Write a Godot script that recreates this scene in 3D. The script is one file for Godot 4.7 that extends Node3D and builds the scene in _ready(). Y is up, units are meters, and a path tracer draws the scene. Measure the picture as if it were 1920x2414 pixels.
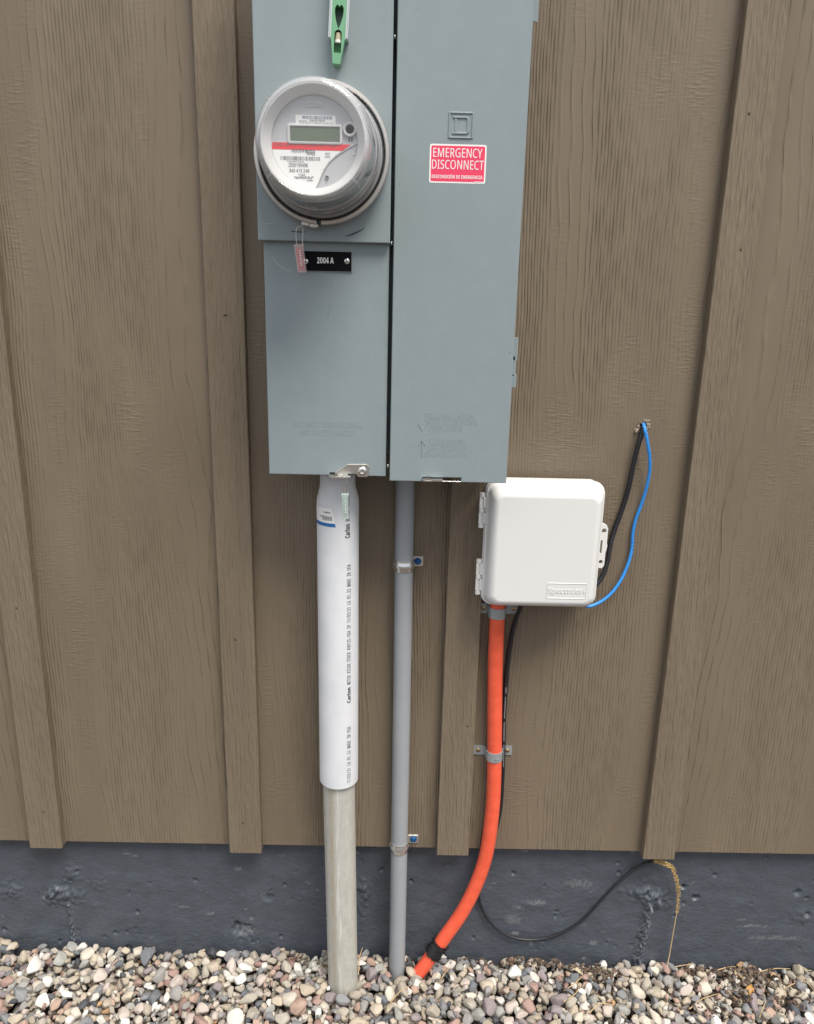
extends Node3D
# Utility wall: meter enclosure, conduits and cables on a board-and-batten wall above a gravel strip.

const YO := 0.27                      # height of the siding's lower edge above the gravel
const CAM := Vector3(0.29229, 1.09527 + YO, 1.37434)
const EUL := Vector3(-0.27843, -0.00938, 0.0236)
const FOC := 1900.0                   # focal length in pixels of the 1920 x 2414 photograph
const VS := 1.1195
var cam_basis := Basis.from_euler(EUL)
var M := {}
var taken := {}

# ---------------------------------------------------------------- helpers: positions
func at(vx: float, vy: float, z: float) -> Vector3:
	# photograph pixel (on a 1715 wide copy) to the point where its ray meets the plane at depth z
	var d: Vector3 = cam_basis * Vector3((vx * VS - 960.0) / FOC, -(vy * VS - 1207.0) / FOC, -1.0)
	return CAM + d * ((z - CAM.z) / d.z)

func seen(p: Vector3) -> Vector2:
	var c: Vector3 = cam_basis.inverse() * (p - CAM)
	return Vector2((960.0 + FOC * c.x / -c.z) / VS, (1207.0 - FOC * c.y / -c.z) / VS)

# ---------------------------------------------------------------- helpers: meshes
class B:
	var v := PackedVector3Array()
	var n := PackedVector3Array()
	var t := PackedVector2Array()
	var c := PackedColorArray()
	var ix := PackedInt32Array()
	func vert(p: Vector3, nn: Vector3, uv := Vector2.ZERO) -> int:
		v.append(p); n.append(nn); t.append(uv)
		return v.size() - 1
	func tri(a: int, b: int, cc: int) -> void:
		var f: Vector3 = (v[b] - v[a]).cross(v[cc] - v[a])
		if f.dot(n[a] + n[b] + n[cc]) > 0.0:
			ix.append(a); ix.append(cc); ix.append(b)
		else:
			ix.append(a); ix.append(b); ix.append(cc)
	func quad(a: int, b: int, cc: int, d: int) -> void:
		tri(a, b, cc); tri(a, cc, d)
	func flat4(p0: Vector3, p1: Vector3, p2: Vector3, p3: Vector3, hint: Vector3) -> void:
		var nn: Vector3 = (p2 - p0).cross(p3 - p1).normalized()
		if nn.dot(hint) < 0.0: nn = -nn
		quad(vert(p0, nn, Vector2(0, 0)), vert(p1, nn, Vector2(1, 0)), vert(p2, nn, Vector2(1, 1)), vert(p3, nn, Vector2(0, 1)))
	func flat3(p0: Vector3, p1: Vector3, p2: Vector3, hint: Vector3) -> void:
		var nn: Vector3 = (p1 - p0).cross(p2 - p0).normalized()
		if nn.dot(hint) < 0.0: nn = -nn
		tri(vert(p0, nn), vert(p1, nn), vert(p2, nn))
	func box(ce: Vector3, s: Vector3, bev := 0.0005) -> B:
		var h := s * 0.5
		bev = minf(bev, minf(h.x, minf(h.y, h.z)) * 0.9)
		var cor := func(sg: Vector3, ax: int) -> Vector3:
			var p := Vector3.ZERO
			for k in 3:
				p[k] = sg[k] * (h[k] - (0.0 if k == ax else bev))
			return ce + p
		for a in 3:
			var b1 := (a + 1) % 3
			var c1 := (a + 2) % 3
			for sa in [-1.0, 1.0]:
				var q: Array = []
				for e in [[-1.0, -1.0], [1.0, -1.0], [1.0, 1.0], [-1.0, 1.0]]:
					var sg := Vector3.ZERO
					sg[a] = sa; sg[b1] = e[0]; sg[c1] = e[1]
					q.append(cor.call(sg, a))
				var hn := Vector3.ZERO
				hn[a] = sa
				flat4(q[0], q[1], q[2], q[3], hn)
				for sb in [-1.0, 1.0]:
					var s0 := Vector3.ZERO
					s0[a] = sa; s0[b1] = sb; s0[c1] = -1.0
					var s1 := s0
					s1[c1] = 1.0
					flat4(cor.call(s0, a), cor.call(s1, a), cor.call(s1, b1), cor.call(s0, b1), s0 + s1)
		for sx in [-1.0, 1.0]:
			for sy in [-1.0, 1.0]:
				for sz in [-1.0, 1.0]:
					var sg := Vector3(sx, sy, sz)
					flat3(cor.call(sg, 0), cor.call(sg, 1), cor.call(sg, 2), sg)
		return self
	func tube(pts: Array, r, sides := 12, caps := true) -> B:
		# r: one radius or one for each point
		var up := Vector3(0.13, 0.02, 1.0).normalized()
		var rings: Array = []
		var len := 0.0
		for i in pts.size():
			var d: Vector3
			if i == 0: d = pts[1] - pts[0]
			elif i == pts.size() - 1: d = pts[i] - pts[i - 1]
			else: d = (pts[i + 1] - pts[i]).normalized() + (pts[i] - pts[i - 1]).normalized()
			d = d.normalized()
			var x := (up - d * up.dot(d)).normalized()
			up = x
			var y := d.cross(x)
			if i > 0: len += (pts[i] - pts[i - 1]).length()
			var rr: float = r[i] if r is Array else r
			var ring: Array = []
			for k in sides + 1:
				var an := TAU * k / sides
				var nn := x * cos(an) + y * sin(an)
				ring.append(vert(pts[i] + nn * rr, nn, Vector2(float(k) / sides, len)))
			rings.append(ring)
			if caps and (i == 0 or i == pts.size() - 1):
				var hn := -d if i == 0 else d
				var c0 := vert(pts[i], hn)
				for k in sides:
					var a1 := vert(v[ring[k]], hn)
					var a2 := vert(v[ring[k + 1]], hn)
					tri(c0, a1, a2)
		for i in rings.size() - 1:
			for k in sides:
				quad(rings[i][k], rings[i][k + 1], rings[i + 1][k + 1], rings[i + 1][k])
		return self
	func lathe(o: Vector3, prof: Array, segs := 48, axis := 2, a0 := 0.0, a1 := TAU) -> B:
		# prof: Vector2(radius, height along the axis), outward side to the right of travel
		var np := prof.size()
		var sn: Array = []
		for i in np - 1:
			var d: Vector2 = prof[i + 1] - prof[i]
			sn.append(Vector2(d.y, -d.x).normalized())
		for i in np - 1:
			var na: Vector2 = sn[i]
			var nb: Vector2 = sn[i]
			if i > 0 and sn[i].dot(sn[i - 1]) > 0.75: na = (sn[i] + sn[i - 1]).normalized()
			if i < np - 2 and sn[i].dot(sn[i + 1]) > 0.75: nb = (sn[i] + sn[i + 1]).normalized()
			var pa := -1
			var pb := -1
			for k in segs + 1:
				var an := lerpf(a0, a1, float(k) / segs)
				var e1 := Vector3(cos(an), sin(an), 0) if axis == 2 else Vector3(cos(an), 0, sin(an))
				var e2 := Vector3(0, 0, 1) if axis == 2 else Vector3(0, 1, 0)
				var qa := vert(o + e1 * prof[i].x + e2 * prof[i].y, e1 * na.x + e2 * na.y, Vector2(float(k) / segs, prof[i].y))
				var qb := vert(o + e1 * prof[i + 1].x + e2 * prof[i + 1].y, e1 * nb.x + e2 * nb.y, Vector2(float(k) / segs, prof[i + 1].y))
				if k > 0: quad(pa, pb, qb, qa)
				pa = qa; pb = qb
		return self
	func loft(ce: Vector3, rings: Array, seg := 6, cap_back := true) -> B:
		# rounded rectangles stacked along z; ring = [half width, half height, corner radius, z]
		var outl: Array = []
		for rg in rings:
			var row: Array = []
			for q in 4:
				var cx: float = (rg[0] - rg[2]) * (1.0 if q == 0 or q == 3 else -1.0)
				var cy: float = (rg[1] - rg[2]) * (1.0 if q < 2 else -1.0)
				for k in seg + 1:
					var an := PI * 0.5 * (q + float(k) / seg)
					row.append([Vector3(cx + rg[2] * cos(an), cy + rg[2] * sin(an), rg[3]), Vector3(cos(an), sin(an), 0)])
			outl.append(row)
		var cnt: int = outl[0].size()
		for i in rings.size() - 1:
			var sl := func(j: int) -> Vector2:
				var d := Vector2(rings[j + 1][0] - rings[j][0], rings[j + 1][3] - rings[j][3])
				return Vector2(d.y, -d.x).normalized()
			var s0: Vector2 = sl.call(i)
			var na := s0
			var nb := s0
			if i > 0 and s0.dot(sl.call(i - 1)) > 0.75: na = (s0 + sl.call(i - 1)).normalized()
			if i < rings.size() - 2 and s0.dot(sl.call(i + 1)) > 0.75: nb = (s0 + sl.call(i + 1)).normalized()
			if i == rings.size() - 2 and s0.y > 0.75: nb = Vector2(0, 1)
			for k in cnt:
				var k2 := (k + 1) % cnt
				var A = outl[i][k]
				var A2 = outl[i][k2]
				var C = outl[i + 1][k]
				var C2 = outl[i + 1][k2]
				var z := Vector3(0, 0, 1)
				quad(vert(ce + A[0], A[1] * na.x + z * na.y), vert(ce + A2[0], A2[1] * na.x + z * na.y), vert(ce + C2[0], C2[1] * nb.x + z * nb.y), vert(ce + C[0], C[1] * nb.x + z * nb.y))
		for e in [[rings.size() - 1, 1.0], [0, -1.0]]:
			if e[1] < 0 and not cap_back: continue
			var hn := Vector3(0, 0, e[1])
			var c0 := vert(ce + Vector3(0, 0, rings[e[0]][3]), hn)
			for k in cnt:
				tri(c0, vert(ce + outl[e[0]][k][0], hn), vert(ce + outl[e[0]][(k + 1) % cnt][0], hn))
		return self
	func prism(poly: PackedVector2Array, z0: float, z1: float, bev := 0.0) -> B:
		if Geometry2D.is_polygon_clockwise(poly): poly.reverse()
		var m := poly.size()
		var inn := PackedVector2Array()
		for i in m:
			var p := poly[i]
			var d0 := (p - poly[(i + m - 1) % m]).normalized()
			var d1 := (poly[(i + 1) % m] - p).normalized()
			var n0 := Vector2(-d0.y, d0.x)
			var n1 := Vector2(-d1.y, d1.x)
			var k := maxf(0.35, 1.0 + n0.dot(n1))
			inn.append(p + (n0 + n1) / k * bev)
		var idx := Geometry2D.triangulate_polygon(inn)
		for e in [[z1, 1.0], [z0, -1.0]]:
			var src := inn if e[1] > 0 else poly
			for i in range(0, idx.size(), 3):
				flat3(Vector3(src[idx[i]].x, src[idx[i]].y, e[0]), Vector3(src[idx[i + 1]].x, src[idx[i + 1]].y, e[0]), Vector3(src[idx[i + 2]].x, src[idx[i + 2]].y, e[0]), Vector3(0, 0, e[1]))
		for i in m:
			var j := (i + 1) % m
			var d := (poly[j] - poly[i]).normalized()
			var hn := Vector3(d.y, -d.x, 0)
			flat4(Vector3(poly[i].x, poly[i].y, z0), Vector3(poly[j].x, poly[j].y, z0), Vector3(poly[j].x, poly[j].y, z1 - bev), Vector3(poly[i].x, poly[i].y, z1 - bev), hn)
			if bev > 0.0:
				flat4(Vector3(poly[i].x, poly[i].y, z1 - bev), Vector3(poly[j].x, poly[j].y, z1 - bev), Vector3(inn[j].x, inn[j].y, z1), Vector3(inn[i].x, inn[i].y, z1), hn + Vector3(0, 0, 1))
		return self
	func blob(ce: Vector3, r: Vector3, seg := 12, rows := 8, basis := Basis.IDENTITY) -> B:
		var ids: Array = []
		for i in rows + 1:
			var row: Array = []
			for k in seg + 1:
				var a := PI * i / rows
				var b := TAU * k / seg
				var u := Vector3(sin(a) * cos(b), cos(a), sin(a) * sin(b))
				row.append(vert(ce + basis * (u * r), (basis * (u / r)).normalized(), Vector2(float(k) / seg, float(i) / rows)))
			ids.append(row)
		for i in rows:
			for k in seg:
				quad(ids[i][k], ids[i][k + 1], ids[i + 1][k + 1], ids[i + 1][k])
		return self
	func mesh() -> ArrayMesh:
		var a := []
		a.resize(Mesh.ARRAY_MAX)
		a[Mesh.ARRAY_VERTEX] = v
		a[Mesh.ARRAY_NORMAL] = n
		a[Mesh.ARRAY_TEX_UV] = t
		if c.size() == v.size() and c.size() > 0: a[Mesh.ARRAY_COLOR] = c
		a[Mesh.ARRAY_INDEX] = ix
		var m := ArrayMesh.new()
		m.add_surface_from_arrays(Mesh.PRIMITIVE_TRIANGLES, a)
		return m

func curve(pts: Array, steps := 8) -> Array:
	# smooth line through the points
	var out: Array = []
	for i in pts.size() - 1:
		var p0: Vector3 = pts[maxi(i - 1, 0)]
		var p3: Vector3 = pts[mini(i + 2, pts.size() - 1)]
		for k in steps:
			out.append(pts[i].cubic_interpolate(pts[i + 1], p0, p3, float(k) / steps))
	out.append(pts[pts.size() - 1])
	return out

# ---------------------------------------------------------------- helpers: nodes
func thing(called: String, label: String, category: String, where := Vector3.ZERO, group := "") -> Node3D:
	var o := Node3D.new()
	taken[called] = taken.get(called, -1) + 1
	o.name = called if taken[called] == 0 else "%s_%03d" % [called, taken[called]]
	add_child(o)
	o.position = where
	o.set_meta("label", label)
	o.set_meta("category", category)
	if group: o.set_meta("group", group)
	return o

func part(parent: Node3D, called: String, m: Mesh, material: Material) -> MeshInstance3D:
	var o := MeshInstance3D.new()
	o.name = called
	o.mesh = m
	o.material_override = material
	parent.add_child(o, true)
	return o

func put(parent: Node3D, called: String, b: B, material: Material) -> MeshInstance3D:
	# b was built in world coordinates; the part is stored relative to its parent
	var org := Vector3.ZERO
	var p: Node = parent
	while p is Node3D and p != self:
		org += (p as Node3D).position
		p = p.get_parent()
	for i in b.v.size(): b.v[i] -= org
	return part(parent, called, b.mesh(), material)

func words(parent: Node3D, called: String, s: String, ce: Vector3, w: float, h: float, material: Material, font := "Droid Sans", turn := Basis.IDENTITY, bold := false, depth := 0.0003) -> MeshInstance3D:
	var tm := TextMesh.new()
	var f := SystemFont.new()
	f.font_names = PackedStringArray([font])
	if bold: f.font_weight = 700
	tm.font = f
	tm.text = s
	tm.font_size = 48
	tm.pixel_size = 0.001
	tm.curve_step = 2.0
	tm.depth = 0.0
	var bb := tm.get_aabb()
	var sx: float = w / maxf(bb.size.x, 1e-4)
	var sy: float = h / maxf(bb.size.y, 1e-4)
	tm.depth = 0.004
	var o := part(parent, called, tm, material)
	var mid := bb.get_center()
	var bs := turn * Basis.from_scale(Vector3(sx, sy, depth / 0.004))
	var org := Vector3.ZERO
	var p: Node = parent
	while p is Node3D and p != self:
		org += (p as Node3D).position
		p = p.get_parent()
	o.transform = Transform3D(bs, ce - org - bs * Vector3(mid.x, mid.y, 0))
	return o

func lin(r: float, g: float, b: float) -> Color:
	return Color(r, g, b).linear_to_srgb()

func mat(c: Color, rough := 0.6, metal := 0.0, spec := 0.5) -> StandardMaterial3D:
	var m := StandardMaterial3D.new()
	m.albedo_color = c
	m.roughness = rough
	m.metallic = metal
	m.metallic_specular = spec
	return m

func noise(seed_: int, freq: float, oct := 1) -> FastNoiseLite:
	var f := FastNoiseLite.new()
	f.seed = seed_
	f.frequency = freq
	f.noise_type = FastNoiseLite.TYPE_SIMPLEX_SMOOTH
	f.fractal_type = FastNoiseLite.FRACTAL_FBM if oct > 1 else FastNoiseLite.FRACTAL_NONE
	f.fractal_octaves = oct
	return f

func noise_tex(seed_: int, freq: float, size: int, c0: Color, c1: Color, oct := 3, lo := 0.25, hi := 0.75) -> NoiseTexture2D:
	var t := NoiseTexture2D.new()
	t.width = size; t.height = size
	t.seamless = true
	t.noise = noise(seed_, freq, oct)
	var g := Gradient.new()
	g.offsets = PackedFloat32Array([lo, hi])
	g.colors = PackedColorArray([c0, c1])
	t.color_ramp = g
	return t

# ---------------------------------------------------------------- textures
func grain_texture(w: int, h: int, sx: float, sy: float, sd: int, zones: Array) -> ImageTexture:
	# embossed cedar grain of a pressed siding sheet: ring lines that crowd or spread, fade out and break up
	# zones: [x position 0..1, lines per metre, strength]
	var low := noise(sd, 1.0, 1)
	var brk := noise(sd + 1, 1.0, 2)
	var fine := noise(sd + 2, 1.0, 1)
	var cum := PackedFloat32Array()
	var strg := PackedFloat32Array()
	var wid := PackedFloat32Array()
	var acc := 0.0
	for x in w:
		var f := float(x) / w
		var a: Array = zones[0]
		var b: Array = zones[zones.size() - 1]
		for k in zones.size() - 1:
			if f >= zones[k][0] and f <= zones[k + 1][0]:
				a = zones[k]; b = zones[k + 1]
		var s := 0.0
		if b[0] > a[0]: s = smoothstep(a[0], b[0], f)
		acc += 1.08 * lerpf(a[1], b[1], s) * sx / w
		wid.append(1.0 / (1.08 * lerpf(a[1], b[1], s) * 0.0017))
		cum.append(acc)
		strg.append(lerpf(a[2], b[2], s))
	# slow fields on a coarse grid
	var gx := 48
	var gy := 160
	var g1 := PackedFloat32Array()
	var g2 := PackedFloat32Array()
	for j in gy + 2:
		for i in gx + 2:
			var X := sx * i / gx
			var Y := sy * j / gy
			g1.append(1.9 * low.get_noise_2d(X * 3.2, Y * 0.75) + 0.6 * low.get_noise_2d(X * 7.0 + 40.0, Y * 2.6) + 0.16 * low.get_noise_2d(X * 14.0 + 9.0, Y * 9.0))
			g2.append(0.30 + 0.70 * smoothstep(-0.45, 0.05, brk.get_noise_2d(X * 5.0, Y * 1.6)))
	var data := PackedByteArray()
	data.resize(w * h)
	for y in h:
		var fy := float(y) / h * gy
		var iy := int(fy)
		var ty := fy - iy
		var Yw := sy * y / h
		for x in w:
			var fx := float(x) / w * gx
			var ixx := int(fx)
			var tx := fx - ixx
			var k := iy * (gx + 2) + ixx
			var k2 := k + gx + 2
			var F: float = cum[x] + lerpf(lerpf(g1[k], g1[k + 1], tx), lerpf(g1[k2], g1[k2 + 1], tx), ty)
			var amp: float = lerpf(lerpf(g2[k], g2[k + 1], tx), lerpf(g2[k2], g2[k2 + 1], tx), ty) * strg[x]
			var Xw := sx * x / w
			var nb := fine.get_noise_2d(Xw * 95.0, Yw * 17.0)
			var ph := F + nb * 0.05
			var fr := ph - floorf(ph)
			# a raised ring line about 3 mm wide whatever the spacing
			var rid: float = (fr - 0.5) * wid[x]
			rid = exp(-rid * rid)
			rid *= 0.85 + 0.55 * nb
			var hgt := 0.36 + 0.46 * amp * (rid - 0.3) + 0.03 * nb
			# short crosswise tears where the ring lines are faint
			var calm := 1.0 - amp
			if calm > 0.3:
				var tk := brk.get_noise_2d(Xw * 34.0, Yw * 210.0) * brk.get_noise_2d(Xw * 7.0 + 60.0, Yw * 4.0)
				hgt += 0.40 * calm * clampf(tk - 0.06, -0.1, 0.4)
			data[y * w + x] = int(clampf(hgt, 0.0, 1.0) * 255.0)
	var im := Image.create_from_data(w, h, false, Image.FORMAT_L8, data)
	return ImageTexture.create_from_image(im)

func batten_texture(w: int, h: int, sx: float, sy: float, sd: int) -> ImageTexture:
	var a := noise(sd, 1.0, 2)
	var b := noise(sd + 7, 1.0, 1)
	var data := PackedByteArray()
	data.resize(w * h)
	for y in h:
		var Y := sy * y / h
		for x in w:
			var X := sx * x / w
			var q := 0.5 + 0.40 * a.get_noise_2d(X * 165.0, Y * 7.0) + 0.16 * b.get_noise_2d(X * 300.0, Y * 30.0)
			data[y * w + x] = int(clampf(q, 0.0, 1.0) * 255.0)
	return ImageTexture.create_from_image(Image.create_from_data(w, h, false, Image.FORMAT_L8, data))

func streak_texture(w: int, h: int, sd: int) -> ImageTexture:
	# weathered pipe: lengthwise streaks, a tan run stain, pale scuffs and scratches round the pipe
	var a := noise(sd, 1.0, 2)
	var b := noise(sd + 3, 1.0, 2)
	var im := Image.create(w, h, false, Image.FORMAT_RGB8)
	for y in h:
		for x in w:
			var u := float(x) / w
			var v := float(y) / h
			var s := a.get_noise_2d(x * 0.55, y * 0.018)
			var m := b.get_noise_2d(x * 0.05, y * 0.03)
			var ring := b.get_noise_2d(x * 0.03 + 90.0, y * 0.5)
			var base := Vector3(0.455, 0.447, 0.405) * (1.0 + 0.13 * s + 0.10 * m + 0.09 * ring)
			var st := smoothstep(0.05, 0.0, absf(u - 0.905 + 0.012 * m)) * (0.55 + 0.5 * m)
			base = base.lerp(Vector3(0.34, 0.28, 0.185), clampf(st, 0, 0.6))
			var wh := smoothstep(0.028, 0.0, absf(u - 0.97 + 0.02 * b.get_noise_2d(3.0, y * 0.02))) * clampf(0.5 + 1.6 * s, 0, 1)
			base = base.lerp(Vector3(0.66, 0.66, 0.62), wh * 0.7)
			im.set_pixel(x, y, Color(base.x, base.y, base.z).linear_to_srgb())
	return ImageTexture.create_from_image(im)

func materials() -> void:
	var zonesA := [[0.0, 150.0, 0.9], [0.12, 165.0, 0.75], [0.2, 45.0, 0.30], [0.31, 60.0, 0.7], [0.38, 175.0, 0.95], [0.62, 165.0, 0.9], [0.70, 120.0, 0.55], [0.76, 38.0, 0.7], [0.9, 45.0, 1.0], [1.0, 110.0, 0.9]]
	var zonesC := [[0.0, 170.0, 1.0], [0.24, 180.0, 0.95], [0.30, 60.0, 0.55], [0.40, 45.0, 0.8], [0.46, 150.0, 1.0], [0.74, 165.0, 0.9], [0.82, 110.0, 0.45], [0.88, 35.0, 0.3], [1.0, 60.0, 0.4]]
	var tA := grain_texture(640, 1800, 0.4118, 1.75, 11, zonesA)
	var tC := grain_texture(640, 1800, 0.4118, 1.75, 47, zonesC)
	var paint := noise_tex(5, 0.012, 256, lin(0.170, 0.132, 0.091), lin(0.185, 0.145, 0.101), 4, 0.3, 0.7)
	for e in [["sidingA", tA], ["sidingC", tC]]:
		var m := mat(Color.WHITE, 0.52)
		m.albedo_texture = paint
		m.heightmap_enabled = true
		m.heightmap_texture = e[1]
		m.heightmap_scale = 0.29
		M[e[0]] = m
	var mb := mat(Color.WHITE, 0.66)
	mb.albedo_texture = paint
	mb.heightmap_enabled = true
	mb.heightmap_texture = batten_texture(256, 1900, 0.19, 1.75, 23)
	mb.heightmap_scale = 0.25
	M.batten = mb
	M.core = mat(lin(0.08, 0.07, 0.06), 0.9)
	# concrete
	var cc := mat(Color.WHITE, 0.46)
	cc.vertex_color_use_as_albedo = true
	cc.heightmap_enabled = true
	cc.heightmap_texture = noise_tex(71, 0.03, 512, Color.BLACK, Color.WHITE, 5, 0.2, 0.8)
	cc.heightmap_scale = 0.035
	cc.uv1_triplanar = true
	cc.uv1_scale = Vector3(7, 11, 7)
	M.concrete = cc
	# enclosure paint
	var pe := mat(Color.WHITE, 0.42)
	pe.albedo_texture = noise_tex(92, 0.010, 512, lin(0.240, 0.288, 0.305), lin(0.248, 0.296, 0.313), 5, 0.3, 0.7)
	pe.heightmap_enabled = true
	pe.heightmap_texture = noise_tex(91, 0.012, 256, Color.BLACK, Color.WHITE, 3, 0.2, 0.8)
	pe.heightmap_scale = 0.010
	pe.uv1_triplanar = true
	pe.uv1_scale = Vector3(5, 5, 5)
	M.enclosure = pe
	M.enclosure_plain = mat(lin(0.244, 0.292, 0.309), 0.42)
	M.zinc = mat(lin(0.55, 0.53, 0.49), 0.32, 0.85)
	M.galv = mat(lin(0.78, 0.79, 0.78), 0.22, 0.9)
	M.galv_dull = mat(lin(0.40, 0.44, 0.46), 0.45, 0.5)
	M.steel_bright = mat(lin(0.75, 0.75, 0.73), 0.22, 0.9)
	M.brass = mat(lin(0.55, 0.40, 0.18), 0.35, 0.85)
	M.bluescrew = mat(lin(0.015, 0.10, 0.28), 0.35, 0.3)
	M.tape = mat(lin(0.022, 0.023, 0.025), 0.38)
	M.black = mat(lin(0.008, 0.008, 0.011), 0.5, 0.0, 0.15)
	M.black_rubber = mat(lin(0.014, 0.014, 0.018), 0.45)
	M.white_print = mat(lin(0.82, 0.82, 0.82), 0.5)
	M.sticker_white = mat(lin(0.84, 0.84, 0.83), 0.45)
	M.red = mat(lin(0.80, 0.055, 0.13), 0.42)
	M.red_band = mat(lin(0.78, 0.055, 0.06), 0.45)
	M.ink = mat(lin(0.03, 0.03, 0.035), 0.6)
	M.ink_grey = mat(lin(0.16, 0.16, 0.18), 0.6)
	M.ink_faint = mat(lin(0.33, 0.33, 0.36), 0.6)
	M.ink_blue = mat(lin(0.14, 0.17, 0.30), 0.6)
	M.pvc_white = mat(Color.WHITE, 0.5)
	M.pvc_white.albedo_texture = noise_tex(33, 0.006, 512, lin(0.665, 0.685, 0.72), lin(0.705, 0.72, 0.75), 4, 0.3, 0.7)
	M.pvc_white.uv1_triplanar = true
	M.pvc_white.uv1_scale = Vector3(5, 5, 5)
	M.pvc_grey = mat(Color.WHITE, 0.5)
	M.pvc_grey.albedo_texture = noise_tex(37, 0.008, 256, lin(0.300, 0.318, 0.338), lin(0.316, 0.334, 0.354), 4, 0.3, 0.7)
	M.pvc_grey.uv1_triplanar = true
	M.pvc_grey.uv1_scale = Vector3(6, 6, 6)
	M.old_pipe = mat(Color.WHITE, 0.42)
	M.old_pipe.albedo_texture = streak_texture(256, 640, 61)
	M.orange = mat(Color.WHITE, 0.30)
	M.orange.albedo_texture = noise_tex(43, 0.02, 256, lin(0.76, 0.105, 0.052), lin(0.84, 0.125, 0.064), 4, 0.3, 0.75)
	M.orange.uv1_triplanar = true
	M.orange.uv1_scale = Vector3(8, 8, 8)
	M.plastic_plain = mat(lin(0.70, 0.70, 0.69), 0.48)
	M.plastic = mat(lin(0.70, 0.70, 0.69), 0.48)
	M.plastic.heightmap_enabled = true
	M.plastic.heightmap_texture = M.enclosure.heightmap_texture
	M.plastic.heightmap_scale = 0.004
	M.plastic.uv1_triplanar = true
	M.plastic.uv1_scale = Vector3(16, 16, 16)
	M.blue = mat(lin(0.03, 0.26, 0.72), 0.38)
	M.stripe = mat(lin(0.02, 0.15, 0.40), 0.45)
	M.blue_ink = mat(lin(0.012, 0.10, 0.34), 0.5)
	M.meter_face = mat(lin(0.50, 0.51, 0.53), 0.5)
	M.meter_bezel = mat(lin(0.60, 0.60, 0.60), 0.35)
	M.meter_body = mat(lin(0.30, 0.30, 0.31), 0.32)
	M.meter_base = mat(lin(0.17, 0.17, 0.18), 0.4)
	M.meter_mark = mat(lin(0.74, 0.74, 0.75), 0.45)
	M.lcd = mat(lin(0.135, 0.165, 0.115), 0.16)
	M.lockring = mat(lin(0.56, 0.53, 0.50), 0.30, 0.7)
	var gl := mat(Color(0.93, 0.95, 0.96, 0.03), 0.03)
	gl.transparency = BaseMaterial3D.TRANSPARENCY_ALPHA
	M.glass = gl
	var gr := mat(Color(0.96, 0.97, 0.98, 0.14), 0.04)
	gr.transparency = BaseMaterial3D.TRANSPARENCY_ALPHA
	M.glass_rim = gr
	var tg := mat(Color(0.96, 0.88, 0.88, 0.30), 0.15)
	tg.transparency = BaseMaterial3D.TRANSPARENCY_ALPHA
	M.tag_clear = tg
	var tgg := mat(Color(0.88, 0.96, 0.92, 0.35), 0.15)
	tgg.transparency = BaseMaterial3D.TRANSPARENCY_ALPHA
	M.tag_clear_green = tgg
	M.tag_red = mat(lin(0.72, 0.10, 0.11), 0.4)
	M.tag_green = mat(lin(0.30, 0.46, 0.40), 0.4)
	M.level_green = mat(lin(0.22, 0.46, 0.26), 0.26, 0.55)
	M.level_dark_green = mat(lin(0.035, 0.14, 0.055), 0.5)
	M.level_edge = mat(lin(0.70, 0.72, 0.70), 0.28, 0.8)
	M.vial = mat(lin(0.55, 0.47, 0.33), 0.2)
	M.straw = mat(lin(0.50, 0.36, 0.19), 0.7)
	M.seed = mat(lin(0.52, 0.37, 0.15), 0.75)
	M.seed.backlight_enabled = true
	M.seed.backlight = Color(0.25, 0.2, 0.1)
	M.leaf = mat(lin(0.30, 0.19, 0.09), 0.7)
	M.splinter = mat(lin(0.42, 0.35, 0.28), 0.85)
	M.soil = mat(Color.WHITE, 0.95)
	M.soil.albedo_texture = noise_tex(77, 0.05, 256, lin(0.035, 0.026, 0.02), lin(0.10, 0.075, 0.055), 4)
	M.soil.uv1_triplanar = true
	M.soil.uv1_scale = Vector3(4, 4, 4)
	M.crumb = mat(lin(0.07, 0.048, 0.034), 0.95)
	M.scuff_dark = mat(lin(0.05, 0.055, 0.065), 0.5)
	M.scuff_light = mat(lin(0.40, 0.45, 0.46), 0.5)

# ---------------------------------------------------------------- the house wall
const BAT := [-1.207, -0.801, -0.395, 0.0, 0.4118, 0.8236, 1.2354, 1.6472]
const BW := 0.0632
const BT := 0.0195
const WALL_TOP := 2.75

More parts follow.
